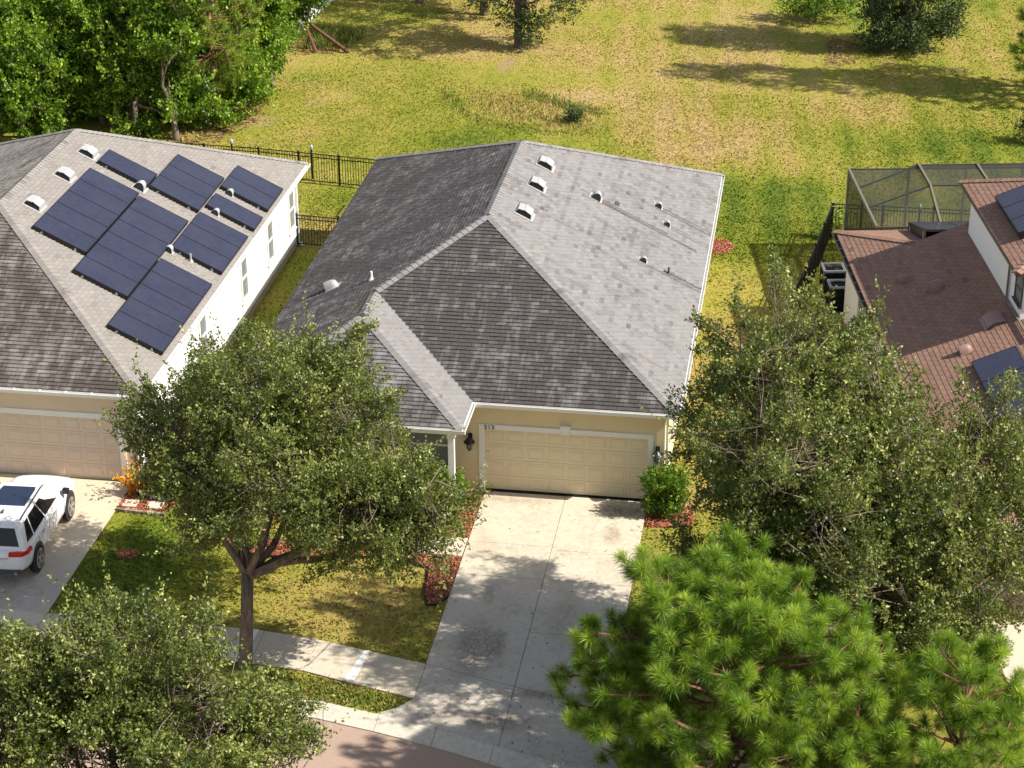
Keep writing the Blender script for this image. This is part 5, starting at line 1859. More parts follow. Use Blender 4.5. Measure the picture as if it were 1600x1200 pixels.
def crown_mesh(lobes, npuff, per, pr, L, W, seed, shoots=0, gap=0.0, flat=0.75, inner=0.5, zmin=0.15, sprays=0, voids=0):
    """puffs of leaves spread through ellipsoid lobes; returns leaf vertices, tints and puff centres"""
    r = np.random.default_rng(seed)
    lob = np.array(lobes, float)
    wgt = (lob[:, 3] * lob[:, 4] + lob[:, 3] * lob[:, 5] + lob[:, 4] * lob[:, 5])
    idx = r.choice(len(lob), npuff, p=wgt / wgt.sum())
    d = unit(r.normal(size=(npuff, 3)))
    rad = inner + (1 - inner) * r.random(npuff) ** 0.45
    C = lob[idx, :3] + d * lob[idx, 3:6] * rad[:, None]
    keep = C[:, 2] > zmin + 0.2
    for _ in range(voids):                                     # gaps in the crown
        l = lob[r.integers(len(lob))]
        v = l[:3] + unit(r.normal(size=(1, 3)))[0] * l[3:6]
        keep &= np.linalg.norm(C - v, axis=1) > r.uniform(0.35, 0.75)
    C, d, rad = C[keep], d[keep], rad[keep]
    psize = pr * r.uniform(0.5, 1.3, len(C))
    if sprays:                                                 # leafy branch ends that stick out beyond the crown
        k = r.choice(np.flatnonzero(rad > 0.85), sprays)
        sd = unit(d[k] + np.array([0, 0, 0.25]) + r.normal(size=(sprays, 3)) * 0.45)
        for j, (f, q_) in enumerate(((0.35, 0.6), (0.62, 0.5), (0.85, 0.38), (1.05, 0.27))):
            C = np.concatenate([C, C[k] + sd * f * pr * 1.9 + r.normal(size=(sprays, 3)) * 0.06])
            d = np.concatenate([d, sd])
            psize = np.concatenate([psize, np.full(sprays, pr * q_)])
    npuff = len(C)
    cnt = np.maximum(8, (per * (psize / pr) ** 2).astype(int))
    tw = 8                                                     # leaves to a twig
    pk = np.repeat(np.arange(npuff), np.maximum(2, cnt // tw))
    nk = len(pk)
    q = unit(r.normal(size=(nk, 3))) * (r.random(nk) ** 0.42)[:, None]
    q[:, 2] *= flat
    TC = C[pk] + q * psize[pk][:, None]
    td = unit(q * 0.9 + d[pk] * 0.6 + r.normal(size=(nk, 3)) * 0.5 + np.array([0, 0, 0.25]))
    ti = np.repeat(np.arange(nk), tw)
    n = len(ti)
    f = np.tile(np.linspace(-0.5, 0.5, tw), nk) * L * 2.3 * np.repeat(r.uniform(0.7, 1.4, nk), tw)
    P = TC[ti] + td[ti] * f[:, None] + r.normal(size=(n, 3)) * L * 0.22
    P[:, 2] = np.maximum(P[:, 2], zmin)
    dr = unit(td[ti] * 0.7 + r.normal(size=(n, 3)) * 0.62)
    pt = r.normal(0.44, 0.12, npuff)
    t = (pt[pk] + r.normal(0, 0.12, nk) + 0.1 * q[:, 2])[ti] + r.normal(0, 0.12, n)
    if shoots:
        # long new shoots that stick out of the crown
        k = r.choice(npuff, shoots)
        sd = unit(d[k] * 0.8 + np.array([0, 0, 0.7]) + r.normal(size=(shoots, 3)) * 0.35)
        ln = r.uniform(0.35, 0.95, shoots)
        m = 16
        f = np.tile(np.linspace(0.1, 1, m), shoots)
        ki = np.repeat(np.arange(shoots), m)
        SP = C[k][ki] + sd[ki] * (psize[k] * 0.8)[ki][:, None] + sd[ki] * (ln[ki] * f)[:, None] + r.normal(size=(shoots * m, 3)) * 0.03
        SP[:, 2] = np.maximum(SP[:, 2], zmin)
        SD = unit(sd[ki] * 0.6 + r.normal(size=(shoots * m, 3)) * 0.7)
        P, dr = np.concatenate([P, SP]), np.concatenate([dr, SD])
        t = np.concatenate([t, r.normal(0.68, 0.16, shoots * m)])
    n = len(P)
    V = leaf_quads(P, dr, L * r.uniform(0.7, 1.3, n), W * r.uniform(0.7, 1.3, n), r)
    return V, np.clip(t, 0, 1), C


def limb(mb, a, b, r0, r1, n=6, bend=0.12, r=rng, seg=4):
    a, b = np.array(a, float), np.array(b, float)
    L = np.linalg.norm(b - a)
    pts, rad = [], []
    o = r.normal(size=3) * bend * L
    o2 = r.normal(size=3) * bend * L * 0.4
    for i in range(seg + 1):
        t = i / seg
        p = a + (b - a) * t + o * math.sin(math.pi * t) * 0.6 + o2 * math.sin(2 * math.pi * t)
        pts.append(tuple(p))
        rad.append(r0 + (r1 - r0) * t)
    mb.tube(pts, rad, n)


def tree(name, label, cat, base, fork_z, tr, lobes, npuff, per, pr, L, W, mat, bark, seed, shoots=60, group=None, lean=(0, 0), flat=0.75, inner=0.5, twigs=True, zmin=0.15, sprays=0, voids=0):
    r = np.random.default_rng(seed + 100)
    root = empty(name, label, cat, (base[0], base[1], 0), 0, group)
    V, t, C = crown_mesh(lobes, npuff, per, pr, L, W, seed, shoots, flat=flat, inner=inner, zmin=zmin, sprays=sprays, voids=voids)
    F = np.arange(len(V)).reshape(-1, 4)
    me = mesh_np('crown', V, F, {'tint': t})
    link('crown', me, mat, root, True)
    fork = np.array([base[0] + lean[0], base[1] + lean[1], fork_z])
    mb = MB()
    b0 = np.array([base[0], base[1], -0.1])
    mid = (b0 + fork) / 2 + np.array([*r.normal(size=2) * 0.05, 0])
    mb.tube([tuple(b0), (base[0], base[1], 0.12), tuple(mid), tuple(fork)], [tr * 1.5, tr * 1.12, tr * 0.95, tr * 0.9], 10)
    mb.build('trunk', bark, root, True, smooth=True)
    lm = MB()
    lob = np.array(lobes, float)
    for l in lob:
        e = l[:3] + np.array([0, 0, 0.15 * l[5]])
        limb(lm, fork - np.array([0, 0, 0.1]), e, tr * 0.62, tr * 0.2, 6, 0.1, r, 5)
    if twigs:
        for c in C:
            j = np.argmin(np.linalg.norm(lob[:, :3] - c, axis=1))
            s = lob[j, :3] + (c - lob[j, :3]) * 0.15 + r.normal(size=3) * 0.4
            if np.linalg.norm(c - s) > 0.3:
                limb(lm, s, c, tr * 0.1, 0.006, 4, 0.16, r, 2)
    lm.build('branches', bark, root, True)
    return root


oakA = dict(sprays=95, L=0.088, W=0.05, mat=MT['oak'], bark=MT['bark'])
GO = 'street oaks in front of the houses'
tree('oak_tree', 'big oak in front of the middle house with its trunk by the sidewalk', 'tree', (-4.62, -10.15), 2.7, 0.17,
     [(-4.4, -8.4, 7.0, 2.0, 2.2, 1.7), (-2.9, -8.2, 6.8, 1.5, 2.0, 1.6), (-6.0, -8.8, 5.9, 1.4, 1.7, 1.2), (-0.8, -9.5, 5.0, 1.5, 1.6, 1.2), (-3.2, -10.6, 5.6, 2.2, 1.6, 1.7), (-1.4, -10.3, 5.0, 1.7, 1.5, 1.2),
      (-5.0, -10.2, 5.2, 1.3, 1.4, 1.1), (-3.0, -6.4, 5.2, 1.8, 1.8, 1.7), (-4.9, -6.0, 5.2, 2.0, 2.0, 1.8), (-7.2, -7.8, 5.6, 1.0, 1.0, 1.0), (0.3, -9.9, 4.6, 0.8, 0.9, 0.7), (-1.1, -9.9, 4.1, 1.4, 1.3, 0.9)],
     620, 370, 0.53, seed=17, voids=24, shoots=260, group=GO, lean=(0.15, 0.25), **oakA)
tree('oak_tree', 'oak in the lower left corner on the far side of the road', 'tree', (-4.6, -19.6), 2.2, 0.16,
     [(-4.3, -18.6, 5.2, 1.9, 1.9, 1.5), (-2.8, -19.2, 4.9, 1.8, 1.8, 1.6), (-6.2, -18.8, 4.6, 1.6, 1.8, 1.5), (-4.6, -20.0, 4.2, 1.9, 1.6, 1.4), (-1.4, -19.3, 4.0, 1.1, 1.3, 1.1), (-7.2, -19.6, 4.6, 1.4, 1.5, 1.3), (-5.2, -17.6, 4.6, 1.4, 1.4, 1.4), (-3.2, -20.4, 3.4, 1.7, 1.4, 1.1)],
     520, 370, 0.5, seed=12, voids=14, shoots=230, group=GO, **oakA)
tree('oak_tree', 'oak right of the tan garage, touching the corner of the grey roof', 'tree', (8.9, -8.3), 3.4, 0.16,
     [(8.9, -8.0, 8.6, 1.7, 2.1, 1.7), (7.6, -8.6, 6.9, 1.4, 1.7, 1.4), (10.2, -7.6, 8.0, 1.6, 1.8, 1.5), (8.9, -9.8, 6.5, 1.9, 1.6, 1.6), (9.0, -6.6, 7.3, 1.6, 1.6, 1.5), (7.6, -9.6, 5.2, 1.3, 1.3, 1.2),
      (10.7, -6.2, 7.9, 1.3, 1.3, 1.2), (7.5, -7.4, 5.8, 1.2, 1.3, 1.1), (9.0, -5.6, 6.4, 1.1, 1.2, 1.2), (10.2, -9.0, 6.0, 1.6, 1.6, 1.5), (7.3, -9.8, 3.8, 1.3, 1.2, 1.0), (9.0, -9.4, 4.6, 1.5, 1.4, 1.2), (8.8, -11.0, 7.6, 1.7, 1.4, 1.3), (9.9, -11.7, 6.2, 1.4, 1.2, 1.1)],
     500, 350, 0.48, seed=13, voids=75, shoots=220, group=GO, **oakA)
tree('oak_tree', 'widest oak at the right edge, spreading in front of the red roofed house', 'tree', (11.8, -9.3), 2.0, 0.17,
     [(11.9, -9.2, 5.9, 2.1, 2.1, 1.6), (10.2, -9.6, 5.2, 1.9, 1.9, 1.6), (13.6, -8.7, 5.7, 1.8, 1.9, 1.5), (11.5, -10.9, 4.2, 2.2, 1.6, 1.5), (9.4, -10.6, 3.6, 1.7, 1.6, 1.5), (13.3, -10.5, 4.2, 1.8, 1.6, 1.4), (14.8, -8.9, 4.8, 1.4, 1.6, 1.3), (12.2, -7.4, 5.9, 1.7, 1.5, 1.5), (13.7, -7.2, 6.6, 1.2, 1.2, 1.1), (10.6, -7.8, 5.3, 1.6, 1.6, 1.5), (12.4, -11.2, 2.7, 1.9, 1.2, 1.0), (9.0, -8.6, 4.9, 1.4, 1.5, 1.5)],
     560, 360, 0.53, seed=14, voids=30, shoots=230, group=GO, **oakA)


mb = MB()
mb.bar((-8.6, 22.9, 0.9), (-8.95, 18.6, 0.75), 0.03, 0.03)
mb.bar((-8.6, 22.9, 0), (-8.6, 22.9, 0.95), 0.05, 0.05)
mb.bar((-8.95, 18.6, 0), (-8.95, 18.6, 0.8), 0.05, 0.05)
tag(mb.build('handrail', MT['bronze_dark']), 'thin dark rail seen end-on beside the rear left eave of the middle house', 'rail')

# ---- pines
def pine(name, label, base, top, tr, whorls, mat, seed, group, tuft=(0.30, 0.44), needles=330, bark=None, nside=7, sub=4, scale=1.0, wide=0.0075, lean=(0, 0), zlo=0.3):
    """whorls: (z, reach, rise) list; every branch forks into shoots that end in needle tufts"""
    r = np.random.default_rng(seed)
    root = empty(name, label, 'tree', (base[0], base[1], 0), 0, group)
    B = np.array([base[0], base[1], 0.0])
    axis = lambda z: B + np.array([lean[0] * z / top, lean[1] * z / top, z])
    tm = MB()
    zs = np.linspace(-0.1, top, 9)
    tm.tube([tuple(axis(z)) for z in zs], [tr * (1 - 0.85 * max(0, z) / top) for z in zs], 8)
    tm.build('trunk', bark or MT['pinebark'], root, True, smooth=True)
    bm_ = MB()
    tips, tdir = [], []
    for (z, reach, rise) in whorls:
        m = nside + int(r.integers(-1, 2))
        a0 = r.uniform(0, 2 * math.pi)
        for i in range(m):
            a = a0 + 2 * math.pi * i / m + r.normal(0, 0.2)
            R = reach * r.uniform(0.7, 1.12)
            s = axis(z + r.normal(0, 0.12))
            e = s + np.array([math.cos(a) * R, math.sin(a) * R, rise * R * r.uniform(0.7, 1.3)])
            limb(bm_, s, e, 0.05 * scale, 0.014, 5, 0.06, r, 3)
            dirb = (e - s) / np.linalg.norm(e - s)
            tips.append(e)
            tdir.append(unit((dirb * 0.8 + np.array([0, 0, 0.55]))[None])[0])
            k = max(1, int(round(sub * R / 2.0)))
            for j in range(k):
                f = r.uniform(0.35, 0.97)
                p = s + (e - s) * f
                side = np.cross(dirb, [0, 0, 1]) * r.choice([-1, 1])
                q = p + (dirb * r.uniform(0.2, 0.6) + side * r.uniform(0.3, 0.9) + np.array([0, 0, r.uniform(0.0, 0.45)])) * r.uniform(0.4, 0.9) * min(1, R / 1.6)
                limb(bm_, p, q, 0.02 * scale, 0.01, 4, 0.05, r, 2)
                tips.append(q)
                tdir.append(unit(((q - p) / np.linalg.norm(q - p) * 0.7 + np.array([0, 0, 0.6]))[None])[0])
    tips.append(axis(top + 0.1))
    tdir.append(np.array([0, 0, 1.0]))
    bm_.build('branches', bark or MT['pinebark'], root, True)
    T, Dv = np.array(tips), np.array(tdir)
    ok = T[:, 2] > zlo
    T, Dv = T[ok], Dv[ok]
    nt = len(T)
    # needles: along the last 25 cm of every shoot, bristling forwards
    ti = np.repeat(np.arange(nt), needles)
    n = len(ti)
    back = r.random(n) ** 1.5 * 0.3 * scale
    P = T[ti] - Dv[ti] * back[:, None]
    nd = unit(Dv[ti] * r.uniform(0.25, 1.0, n)[:, None] + unit(r.normal(size=(n, 3))) * 0.75)
    L = r.uniform(*tuft, n) * scale * np.repeat(r.uniform(0.8, 1.15, nt), needles)
    droop = np.c_[np.zeros(n), np.zeros(n), -0.10 * L]
    s = unit(np.cross(nd, r.normal(size=(n, 3)))) * (wide * scale * r.uniform(0.6, 1.1, n))[:, None] / 2
    mid = P + nd * (L * 0.55)[:, None]
    tip = P + nd * L[:, None] + droop
    V = np.stack([P - s * .7, P + s * .7, mid + s, tip, mid - s], 1).reshape(-1, 3)
    I = np.arange(n)[:, None] * 5
    F = np.concatenate([I + np.array([[0, 1, 2]]), I + np.array([[0, 2, 4]]), I + np.array([[4, 2, 3]])])
    tt = np.clip(np.repeat(r.normal(0.52, 0.17, nt), needles) + 0.2 * (back / (0.3 * scale) < 0.25) - 0.08 + r.normal(0, 0.16, n), 0, 1)
    me = mesh_np('needles', V, F, {'tint': np.tile(tt, 3)})
    link('needles', me, mat, root, True)
    return root


GP = 'pines by the street'
pine('pine_tree', 'bright green pine in front of the driveway, its bushy crown nearest the camera', (8.0, -14.4), 5.95, 0.14,
     [(0.9, 2.9, 0.05), (1.4, 3.2, 0.1), (1.9, 3.4, 0.15), (2.4, 3.5, 0.22), (2.8, 3.4, 0.27), (3.2, 3.2, 0.32), (3.6, 2.9, 0.4), (4.0, 2.6, 0.48), (4.4, 2.2, 0.58), (4.8, 1.8, 0.66), (5.1, 1.4, 0.7), (5.4, 1.0, 0.8), (5.65, 0.6, 1.0)], MT['pine'], 21, GP, nside=9, sub=9, tuft=(0.25, 0.38))
pine('pine_tree', 'sparser green pine in the lower right corner', (13.2, -14.6), 4.6, 0.1,
     [(0.8, 2.0, 0.15), (1.4, 2.2, 0.25), (2.0, 2.1, 0.3), (2.6, 1.9, 0.4), (3.2, 1.5, 0.5), (3.7, 1.2, 0.6), (4.2, 0.8, 0.9)], MT['pine'], 22, GP, nside=7, sub=6, tuft=(0.25, 0.38))
pine('pine_tree', 'small pine between the two street pines, low at the bottom edge', (10.9, -15.6), 3.4, 0.08,
     [(0.7, 1.7, 0.2), (1.3, 1.7, 0.3), (1.9, 1.5, 0.4), (2.5, 1.1, 0.6), (3.0, 0.8, 0.8)], MT['pine'], 23, GP, nside=7, sub=6, tuft=(0.25, 0.38))
pine('pine_tree', 'pale green pine at the front edge of the wood behind the left house', (-17.7, 32.6), 9.5, 0.16,
     [(2.0, 1.0, 0.0), (2.6, 1.4, -0.1), (3.2, 1.7, -0.1), (4.0, 2.0, 0.0), (4.8, 2.3, 0.1), (5.5, 2.3, 0.15), (6.2, 2.2, 0.2), (6.9, 2.0, 0.3), (7.6, 1.7, 0.4), (8.3, 1.3, 0.5), (9.0, 0.8, 0.8)], MT['pine_pale'], 24, 'pines behind the houses', (0.28, 0.42), 90, sub=4, wide=0.022)
pine('pine_tree', 'green pine reaching in at the right edge of the back lawn', (20.6, 41.2), 7.5, 0.16,
     [(1.0, 2.4, 0.05), (1.7, 2.7, 0.1), (2.5, 2.6, 0.15), (3.4, 2.4, 0.2), (4.4, 2.2, 0.3), (5.4, 1.8, 0.4), (6.4, 1.2, 0.6)], MT['pine'], 25, 'pines behind the houses', (0.28, 0.4), 90, wide=0.022)

# ---- the wood behind the left house
GWD = 'trees in the wood behind the left house'
wd = dict(sprays=30, voids=18, L=0.155, W=0.1, mat=MT['wood'], bark=MT['bark'], group=GWD, twigs=False, shoots=70, flat=0.9, inner=0.62)
wood_spec = [
    ((-18.0, 32.0), 'dense undergrowth vines around the pale pine trunk', [(-18.2, 32.0, 1.2, 1.1, 0.9, 1.2), (-17.2, 33.4, 1.0, 1.0, 0.9, 1.0), (-18.6, 33.6, 2.6, 1.2, 1.0, 1.4), (-17.4, 34.6, 2.2, 0.9, 0.9, 1.3)], 110),
    ((-17.4, 36.4), 'vine covered tree at the right end of the wood, behind the pale pine', [(-17.4, 36.4, 1.3, 1.1, 1.0, 1.3), (-17.6, 36.6, 3.2, 1.2, 1.1, 1.4), (-16.9, 39.6, 1.4, 0.9, 0.9, 1.3)], 90),
    ((-25.6, 29.3), 'light green leafy tree just behind the left ridge, left of the roof peak', [(-25.5, 29.4, 1.4, 1.4, 1.0, 1.4), (-25.4, 30.0, 3.4, 1.5, 1.2, 1.6), (-24.6, 29.9, 1.0, 0.9, 0.7, 1.0)], 110),
    ((-27.9, 28.6), 'light green bushy tree at the left edge, nearest the left roof', [(-27.8, 28.5, 1.4, 1.4, 1.1, 1.4), (-27.6, 29.2, 3.2, 1.4, 1.2, 1.6)], 100),
    ((-20.6, 30.2), 'low leafy tree just behind the left roof, right of the peak', [(-20.6, 30.4, 1.0, 1.3, 0.8, 1.0), (-20.4, 31.0, 2.8, 1.1, 0.9, 1.4), (-19.4, 30.4, 0.9, 0.9, 0.7, 0.9)], 80),
    ((-22.7, 31.6), 'dark leafy tree rising over the cream fence boards', [(-22.7, 31.7, 2.9, 1.5, 1.0, 1.5), (-22.4, 32.2, 4.8, 1.5, 1.3, 1.6)], 90),
    ((-18.75, 29.9), 'vine covered tree whose thin trunk stands behind the left roof edge', [(-19.0, 30.2, 2.6, 0.9, 0.9, 1.0), (-19.4, 30.6, 4.2, 1.1, 1.1, 1.4), (-18.9, 31.0, 5.8, 1.2, 1.2, 1.3)], 70),
    ((-21.2, 31.5), 'dark leafy tree right of the white fence panel in the wood', [(-21.0, 31.6, 2.0, 1.4, 1.3, 2.0), (-21.3, 32.2, 4.6, 1.6, 1.5, 1.9), (-20.2, 32.6, 6.2, 1.5, 1.5, 1.7)], 120),
    ((-24.3, 32.0), 'tall leafy tree left of the white fence panel, above the left ridge', [(-24.0, 31.9, 2.2, 1.6, 1.4, 2.2), (-24.4, 32.6, 5.0, 1.8, 1.6, 2.0)], 120),
    ((-27.0, 31.2), 'light green leafy tree at the left edge, lowest in the wood', [(-27.0, 31.0, 1.9, 1.7, 1.5, 1.9), (-26.6, 31.5, 4.3, 1.6, 1.5, 1.9), (-28.6, 31.4, 3.4, 1.5, 1.4, 2.0)], 130),
    ((-22.8, 35.0), 'dark tree deep in the middle of the wood', [(-22.8, 35.0, 3.5, 2.0, 1.8, 3.0), (-21.6, 35.2, 6.0, 1.7, 1.6, 1.8)], 110),
    ((-28.6, 35.2), 'broad leafy tree at the upper left corner', [(-28.6, 35.2, 3.4, 2.2, 2.0, 3.0), (-30.4, 35.0, 2.8, 1.8, 1.8, 2.6), (-26.2, 35.4, 4.0, 1.7, 1.6, 2.6)], 150),
    ((-19.4, 36.2), 'vine hung tree behind the pale pine', [(-19.6, 36.2, 2.6, 1.7, 1.6, 2.6), (-18.6, 36.6, 4.4, 1.4, 1.4, 1.7)], 100),
    ((-25.6, 39.0), 'leafy tree at the top edge, left of the pale pine', [(-25.6, 39.0, 2.8, 2.4, 2.0, 2.8), (-22.6, 39.0, 2.6, 1.8, 1.7, 2.6)], 120),
    ((-30.8, 39.5), 'leafy tree filling the top left corner', [(-30.8, 39.5, 2.6, 2.6, 2.0, 2.6), (-33.2, 38.5, 2.2, 1.8, 1.7, 2.4)], 120),
    ((-19.6, 40.5), 'leafy tree near the pale far fence', [(-19.6, 40.5, 2.6, 1.9, 1.8, 2.6), (-17.9, 41.6, 2.6, 1.1, 1.1, 1.7)], 110),
]
for i, (b, lb, lobes, npf) in enumerate(wood_spec):
    tree('vine_covered_tree', lb, 'tree', b, 1.6, 0.14, lobes, int(npf * 1.3), 165, 0.54, seed=40 + i, **wd)
tree('young_tree', 'small green tree with a thin dark trunk alone at the edge of the back lawn', 'tree', (-16.45, 37.8), 1.9, 0.09,
     [(-16.6, 38.0, 2.6, 0.9, 0.9, 1.0), (-16.9, 38.2, 3.9, 1.1, 1.1, 1.2), (-17.3, 38.3, 2.0, 0.7, 0.7, 0.8), (-16.3, 38.4, 4.6, 0.9, 0.9, 1.0)], 130, 110, 0.42, seed=60, L=0.16, W=0.1, mat=MT['wood'], bark=MT['bark'], group=GWD, twigs=False, shoots=40, flat=0.9)
tree('young_tree', 'yellow green young tree propped by two leaning poles', 'tree', (-16.3, 44.2), 1.6, 0.08,
     [(-16.5, 44.3, 2.4, 0.8, 0.8, 0.9), (-16.9, 44.3, 3.4, 1.0, 1.0, 1.0), (-16.1, 44.4, 3.2, 0.8, 0.8, 0.9), (-17.2, 43.6, 1.3, 0.6, 0.6, 0.7)], 110, 100, 0.42, seed=61, L=0.16, W=0.1, mat=MT['wood'], bark=MT['bark'], group=GWD, twigs=False, shoots=40, flat=0.9)
for a, b, lb in (((-14.1, 43.75, 0.02), (-16.5, 44.3, 1.5), 'longest leaning wooden pole below the far fence'), ((-15.72, 43.55, 0.02), (-16.4, 44.1, 1.35), 'shorter steep wooden pole propping the young tree')):
    mb = MB()
    mb.tube([a, b], [0.1, 0.075], 7)
    tag(mb.build('leaning_pole', MT['deadwood']), lb, 'pole', 'poles propping the young tree')
# dead leaves and undergrowth under the poles
q = [(-16.9, 43.0), (-14.8, 43.4), (-14.2, 44.6), (-15.2, 46.0), (-17.0, 46.0)]
chips('leaf_litter', [q, [(-19.2, 29.2), (-17.0, 29.4), (-15.8, 32.5), (-16.2, 35.5), (-18.5, 35.0)], [(9.3, 44.0), (10.9, 45.5), (11.0, 48.8), (9.4, 49.5)]], 60, MT['litter'], 'brown fallen leaves lying along the edge of the wood', 'leaf litter', (0.08, 0.2), 0.01, 0.02)

# ---- white fences in and behind the wood
def board_fence(label, a, b, h, n, mt, group='board fences'):
    a, b = Vector((*a, 0)), Vector((*b, 0))
    r = empty('board_fence', label, 'fence', tuple((a + b) / 2), math.atan2(b.y - a.y, b.x - a.x), group)
    L = (b - a).length
    mb = MB()
    w = L / n
    mb.box(-w / 2 + 0.006, w / 2 - 0.006, -0.012, 0.012, 0.06, h)
    me = mb.mesh('board')
    for i in range(n):
        link('board', me, mt, r, basis=Matrix.Translation((-L / 2 + (i + .5) * w, 0.004 * (i % 2), 0)))
    mb = MB()
    for z in (0.2, h - 0.05):
        mb.box(-L / 2, L / 2, 0.016, 0.05, z - 0.05, z + 0.05)
    mb.build('rail', mt, r)
    for i in range(int(L / 2.4) + 2):
        x = min(L / 2, -L / 2 + i * 2.4)
        mb = MB()
        mb.box(x - 0.06, x + 0.06, -0.05, 0.075, 0, h + 0.08)
        mb.build('post', mt, r)
    return r


board_fence('pale board fence standing behind the poles at the top edge', (-17.6, 45.0), (-16.9, 56.0), 2.0, 60, MT['pvc'])

# ---- oaks and shrubs at the far side of the back lawn
GB = 'dark oaks on the far lawn'
ob = dict(L=0.15, W=0.075, mat=MT['oak_back'], bark=MT['bark'], group=GB, twigs=False, flat=0.9)
tree('oak_tree', 'dark oak hanging low from the top edge, rightmost of the three', 'tree', (-5.9, 45.9), 2.2, 0.2,
     [(-5.9, 46.0, 5.6, 3.4, 3.2, 2.0), (-4.9, 45.6, 2.3, 1.2, 1.0, 1.4), (-3.8, 46.4, 3.0, 1.2, 1.1, 1.5), (-6.0, 45.7, 1.5, 1.0, 0.8, 1.2), (-5.3, 45.5, 1.0, 0.8, 0.7, 0.8), (-8.4, 46.4, 6.6, 1.9, 1.8, 1.5), (-3.0, 46.2, 6.4, 1.8, 1.8, 1.5)], 300, 120, 0.6, seed=70, shoots=40, **ob)
tree('oak_tree', 'dark oak tip at the top edge, middle of the three', 'tree', (-8.6, 51.5), 2.2, 0.2,
     [(-8.6, 51.5, 5.4, 3.0, 2.8, 2.2), (-8.4, 51.0, 1.9, 1.2, 1.0, 1.2)], 150, 120, 0.6, seed=71, shoots=30, **ob)
tree('oak_tree', 'dark oak tip at the top edge, leftmost of the three', 'tree', (-12.4, 53.5), 2.2, 0.2,
     [(-12.4, 53.5, 5.4, 2.8, 2.6, 2.2), (-12.2, 53.0, 1.6, 0.9, 0.8, 0.9)], 130, 120, 0.6, seed=72, shoots=30, **ob)
tree('weeping_tree', 'large dark drooping tree at the top of the back lawn, right of bare soil', 'tree', (13.2, 48.4), 1.6, 0.18,
     [(13.2, 48.4, 2.4, 2.0, 1.9, 2.2), (12.2, 48.0, 1.3, 1.5, 1.4, 1.3), (14.4, 48.6, 2.2, 1.5, 1.4, 2.0), (13.2, 48.2, 5.0, 2.3, 2.0, 2.0), (13.2, 48.4, 7.6, 2.8, 2.2, 2.0), (15.4, 48.2, 9.0, 2.4, 2.2, 1.6), (10.8, 48.6, 7.4, 1.6, 1.8, 1.4), (13.0, 47.2, 0.9, 1.6, 0.9, 0.9)], 360, 130, 0.55, seed=73, shoots=120, L=0.2, W=0.07, mat=MT['oak_back'], bark=MT['bark'], group=GB, twigs=False, flat=1.0)
tree('shrub', 'pale green shrub at the top edge, left of the dark drooping tree', 'shrub', (8.7, 52.4), 0.5, 0.06,
     [(8.7, 52.3, 0.8, 1.5, 1.1, 0.9), (9.9, 52.6, 0.9, 1.2, 1.0, 1.0), (7.8, 52.8, 0.8, 1.0, 1.0, 0.9)], 80, 110, 0.4, seed=74, shoots=40, L=0.15, W=0.07, mat=MT['hedge'], bark=MT['bark'], twigs=False)
tree('oak_tree', 'tall oak outside the right edge whose shadow crosses the back lawn', 'tree', (21.4, 42.4), 4.5, 0.22,
     [(19.6, 41.6, 8.4, 2.6, 2.1, 1.5), (16.2, 41.8, 8.9, 2.6, 2.0, 1.3), (22.6, 42.4, 8.2, 2.6, 2.4, 1.8), (13.4, 42.3, 9.3, 1.8, 1.3, 0.8)], 300, 130, 0.6, seed=75, shoots=20, **ob)
tree('shrub', 'small tuft shrub at the right edge of the lawn above the cage', 'shrub', (18.6, 34.6), 0.3, 0.05,
     [(18.5, 34.6, 0.5, 0.7, 0.5, 0.6)], 26, 90, 0.3, seed=77, shoots=14, L=0.16, W=0.06, mat=MT['oak_back'], bark=MT['bark'], twigs=False)
tree('shrub', 'small dark shrub at the end of the dry grassy hollow', 'shrub', (-1.85, 35.1), 0.3, 0.04,
     [(-1.9, 35.1, 0.1, 0.36, 0.28, 0.26)], 14, 80, 0.25, seed=78, shoots=10, L=0.12, W=0.06, mat=MT['oak_back'], bark=MT['bark'], twigs=False, zmin=-0.3)


# ---- clipped bushes and small plants
def bush(name, label, base, lobes, npuff, seed, mat='hedge', L=0.075, W=0.045, cat='bush', per=120, pr=0.22, group=None):
    return tree(name, label, cat, base, 0.35, 0.05, lobes, npuff, per, pr, L, W, MT[mat], MT['bark'], seed, shoots=14, group=group, twigs=False, flat=1.0, inner=0.8, zmin=0.04)


bush('bush', 'square clipped bush at the right corner of the tan garage', (5.5, -0.62), [(x, y, z, 0.2, 0.2, 0.22) for x in (5.1, 5.45, 5.8) for y in (-0.85, -0.45) for z in (0.22, 0.6, 0.98, 1.22)], 260, 81, per=75, pr=0.16)
bush('bush', 'rounded bush left of the driveway in front of the porch post', (-0.95, -1.75), [(-0.85, -1.55, 0.7, 0.5, 0.55, 0.7), (-1.3, -1.9, 0.7, 0.6, 0.6, 0.7), (-0.85, -2.2, 0.5, 0.45, 0.5, 0.5), (-2.0, -1.8, 0.6, 0.6, 0.55, 0.6)], 210, 82)
bush('bush', 'tall clipped bush beside the brown garage of the right house', (13.95, -6.0), [(13.9, -6.0, 0.7, 0.55, 0.5, 0.7), (13.3, -5.9, 0.8, 0.6, 0.5, 0.8), (13.9, -6.0, 1.4, 0.45, 0.45, 0.4)], 190, 83, L=0.09, W=0.055)
bush('hedge', 'low clipped hedge along the curved bed at the right house', (13.8, -6.85), [(12.9 + 0.35 * i, -7.0 + 0.05 * i, 0.2, 0.3, 0.24, 0.22) for i in range(6)], 130, 84, cat='hedge', per=80, pr=0.16)
mb = MB()
mb.tube([(12.3, -7.25, 0.03), (13.0, -7.42, 0.04), (13.8, -7.36, 0.04), (14.7, -7.15, 0.04)], 0.06, 5)
tag(mb.build('bed_edging', MT['edging']), 'brown edging below the low hedge at the right house', 'edging')
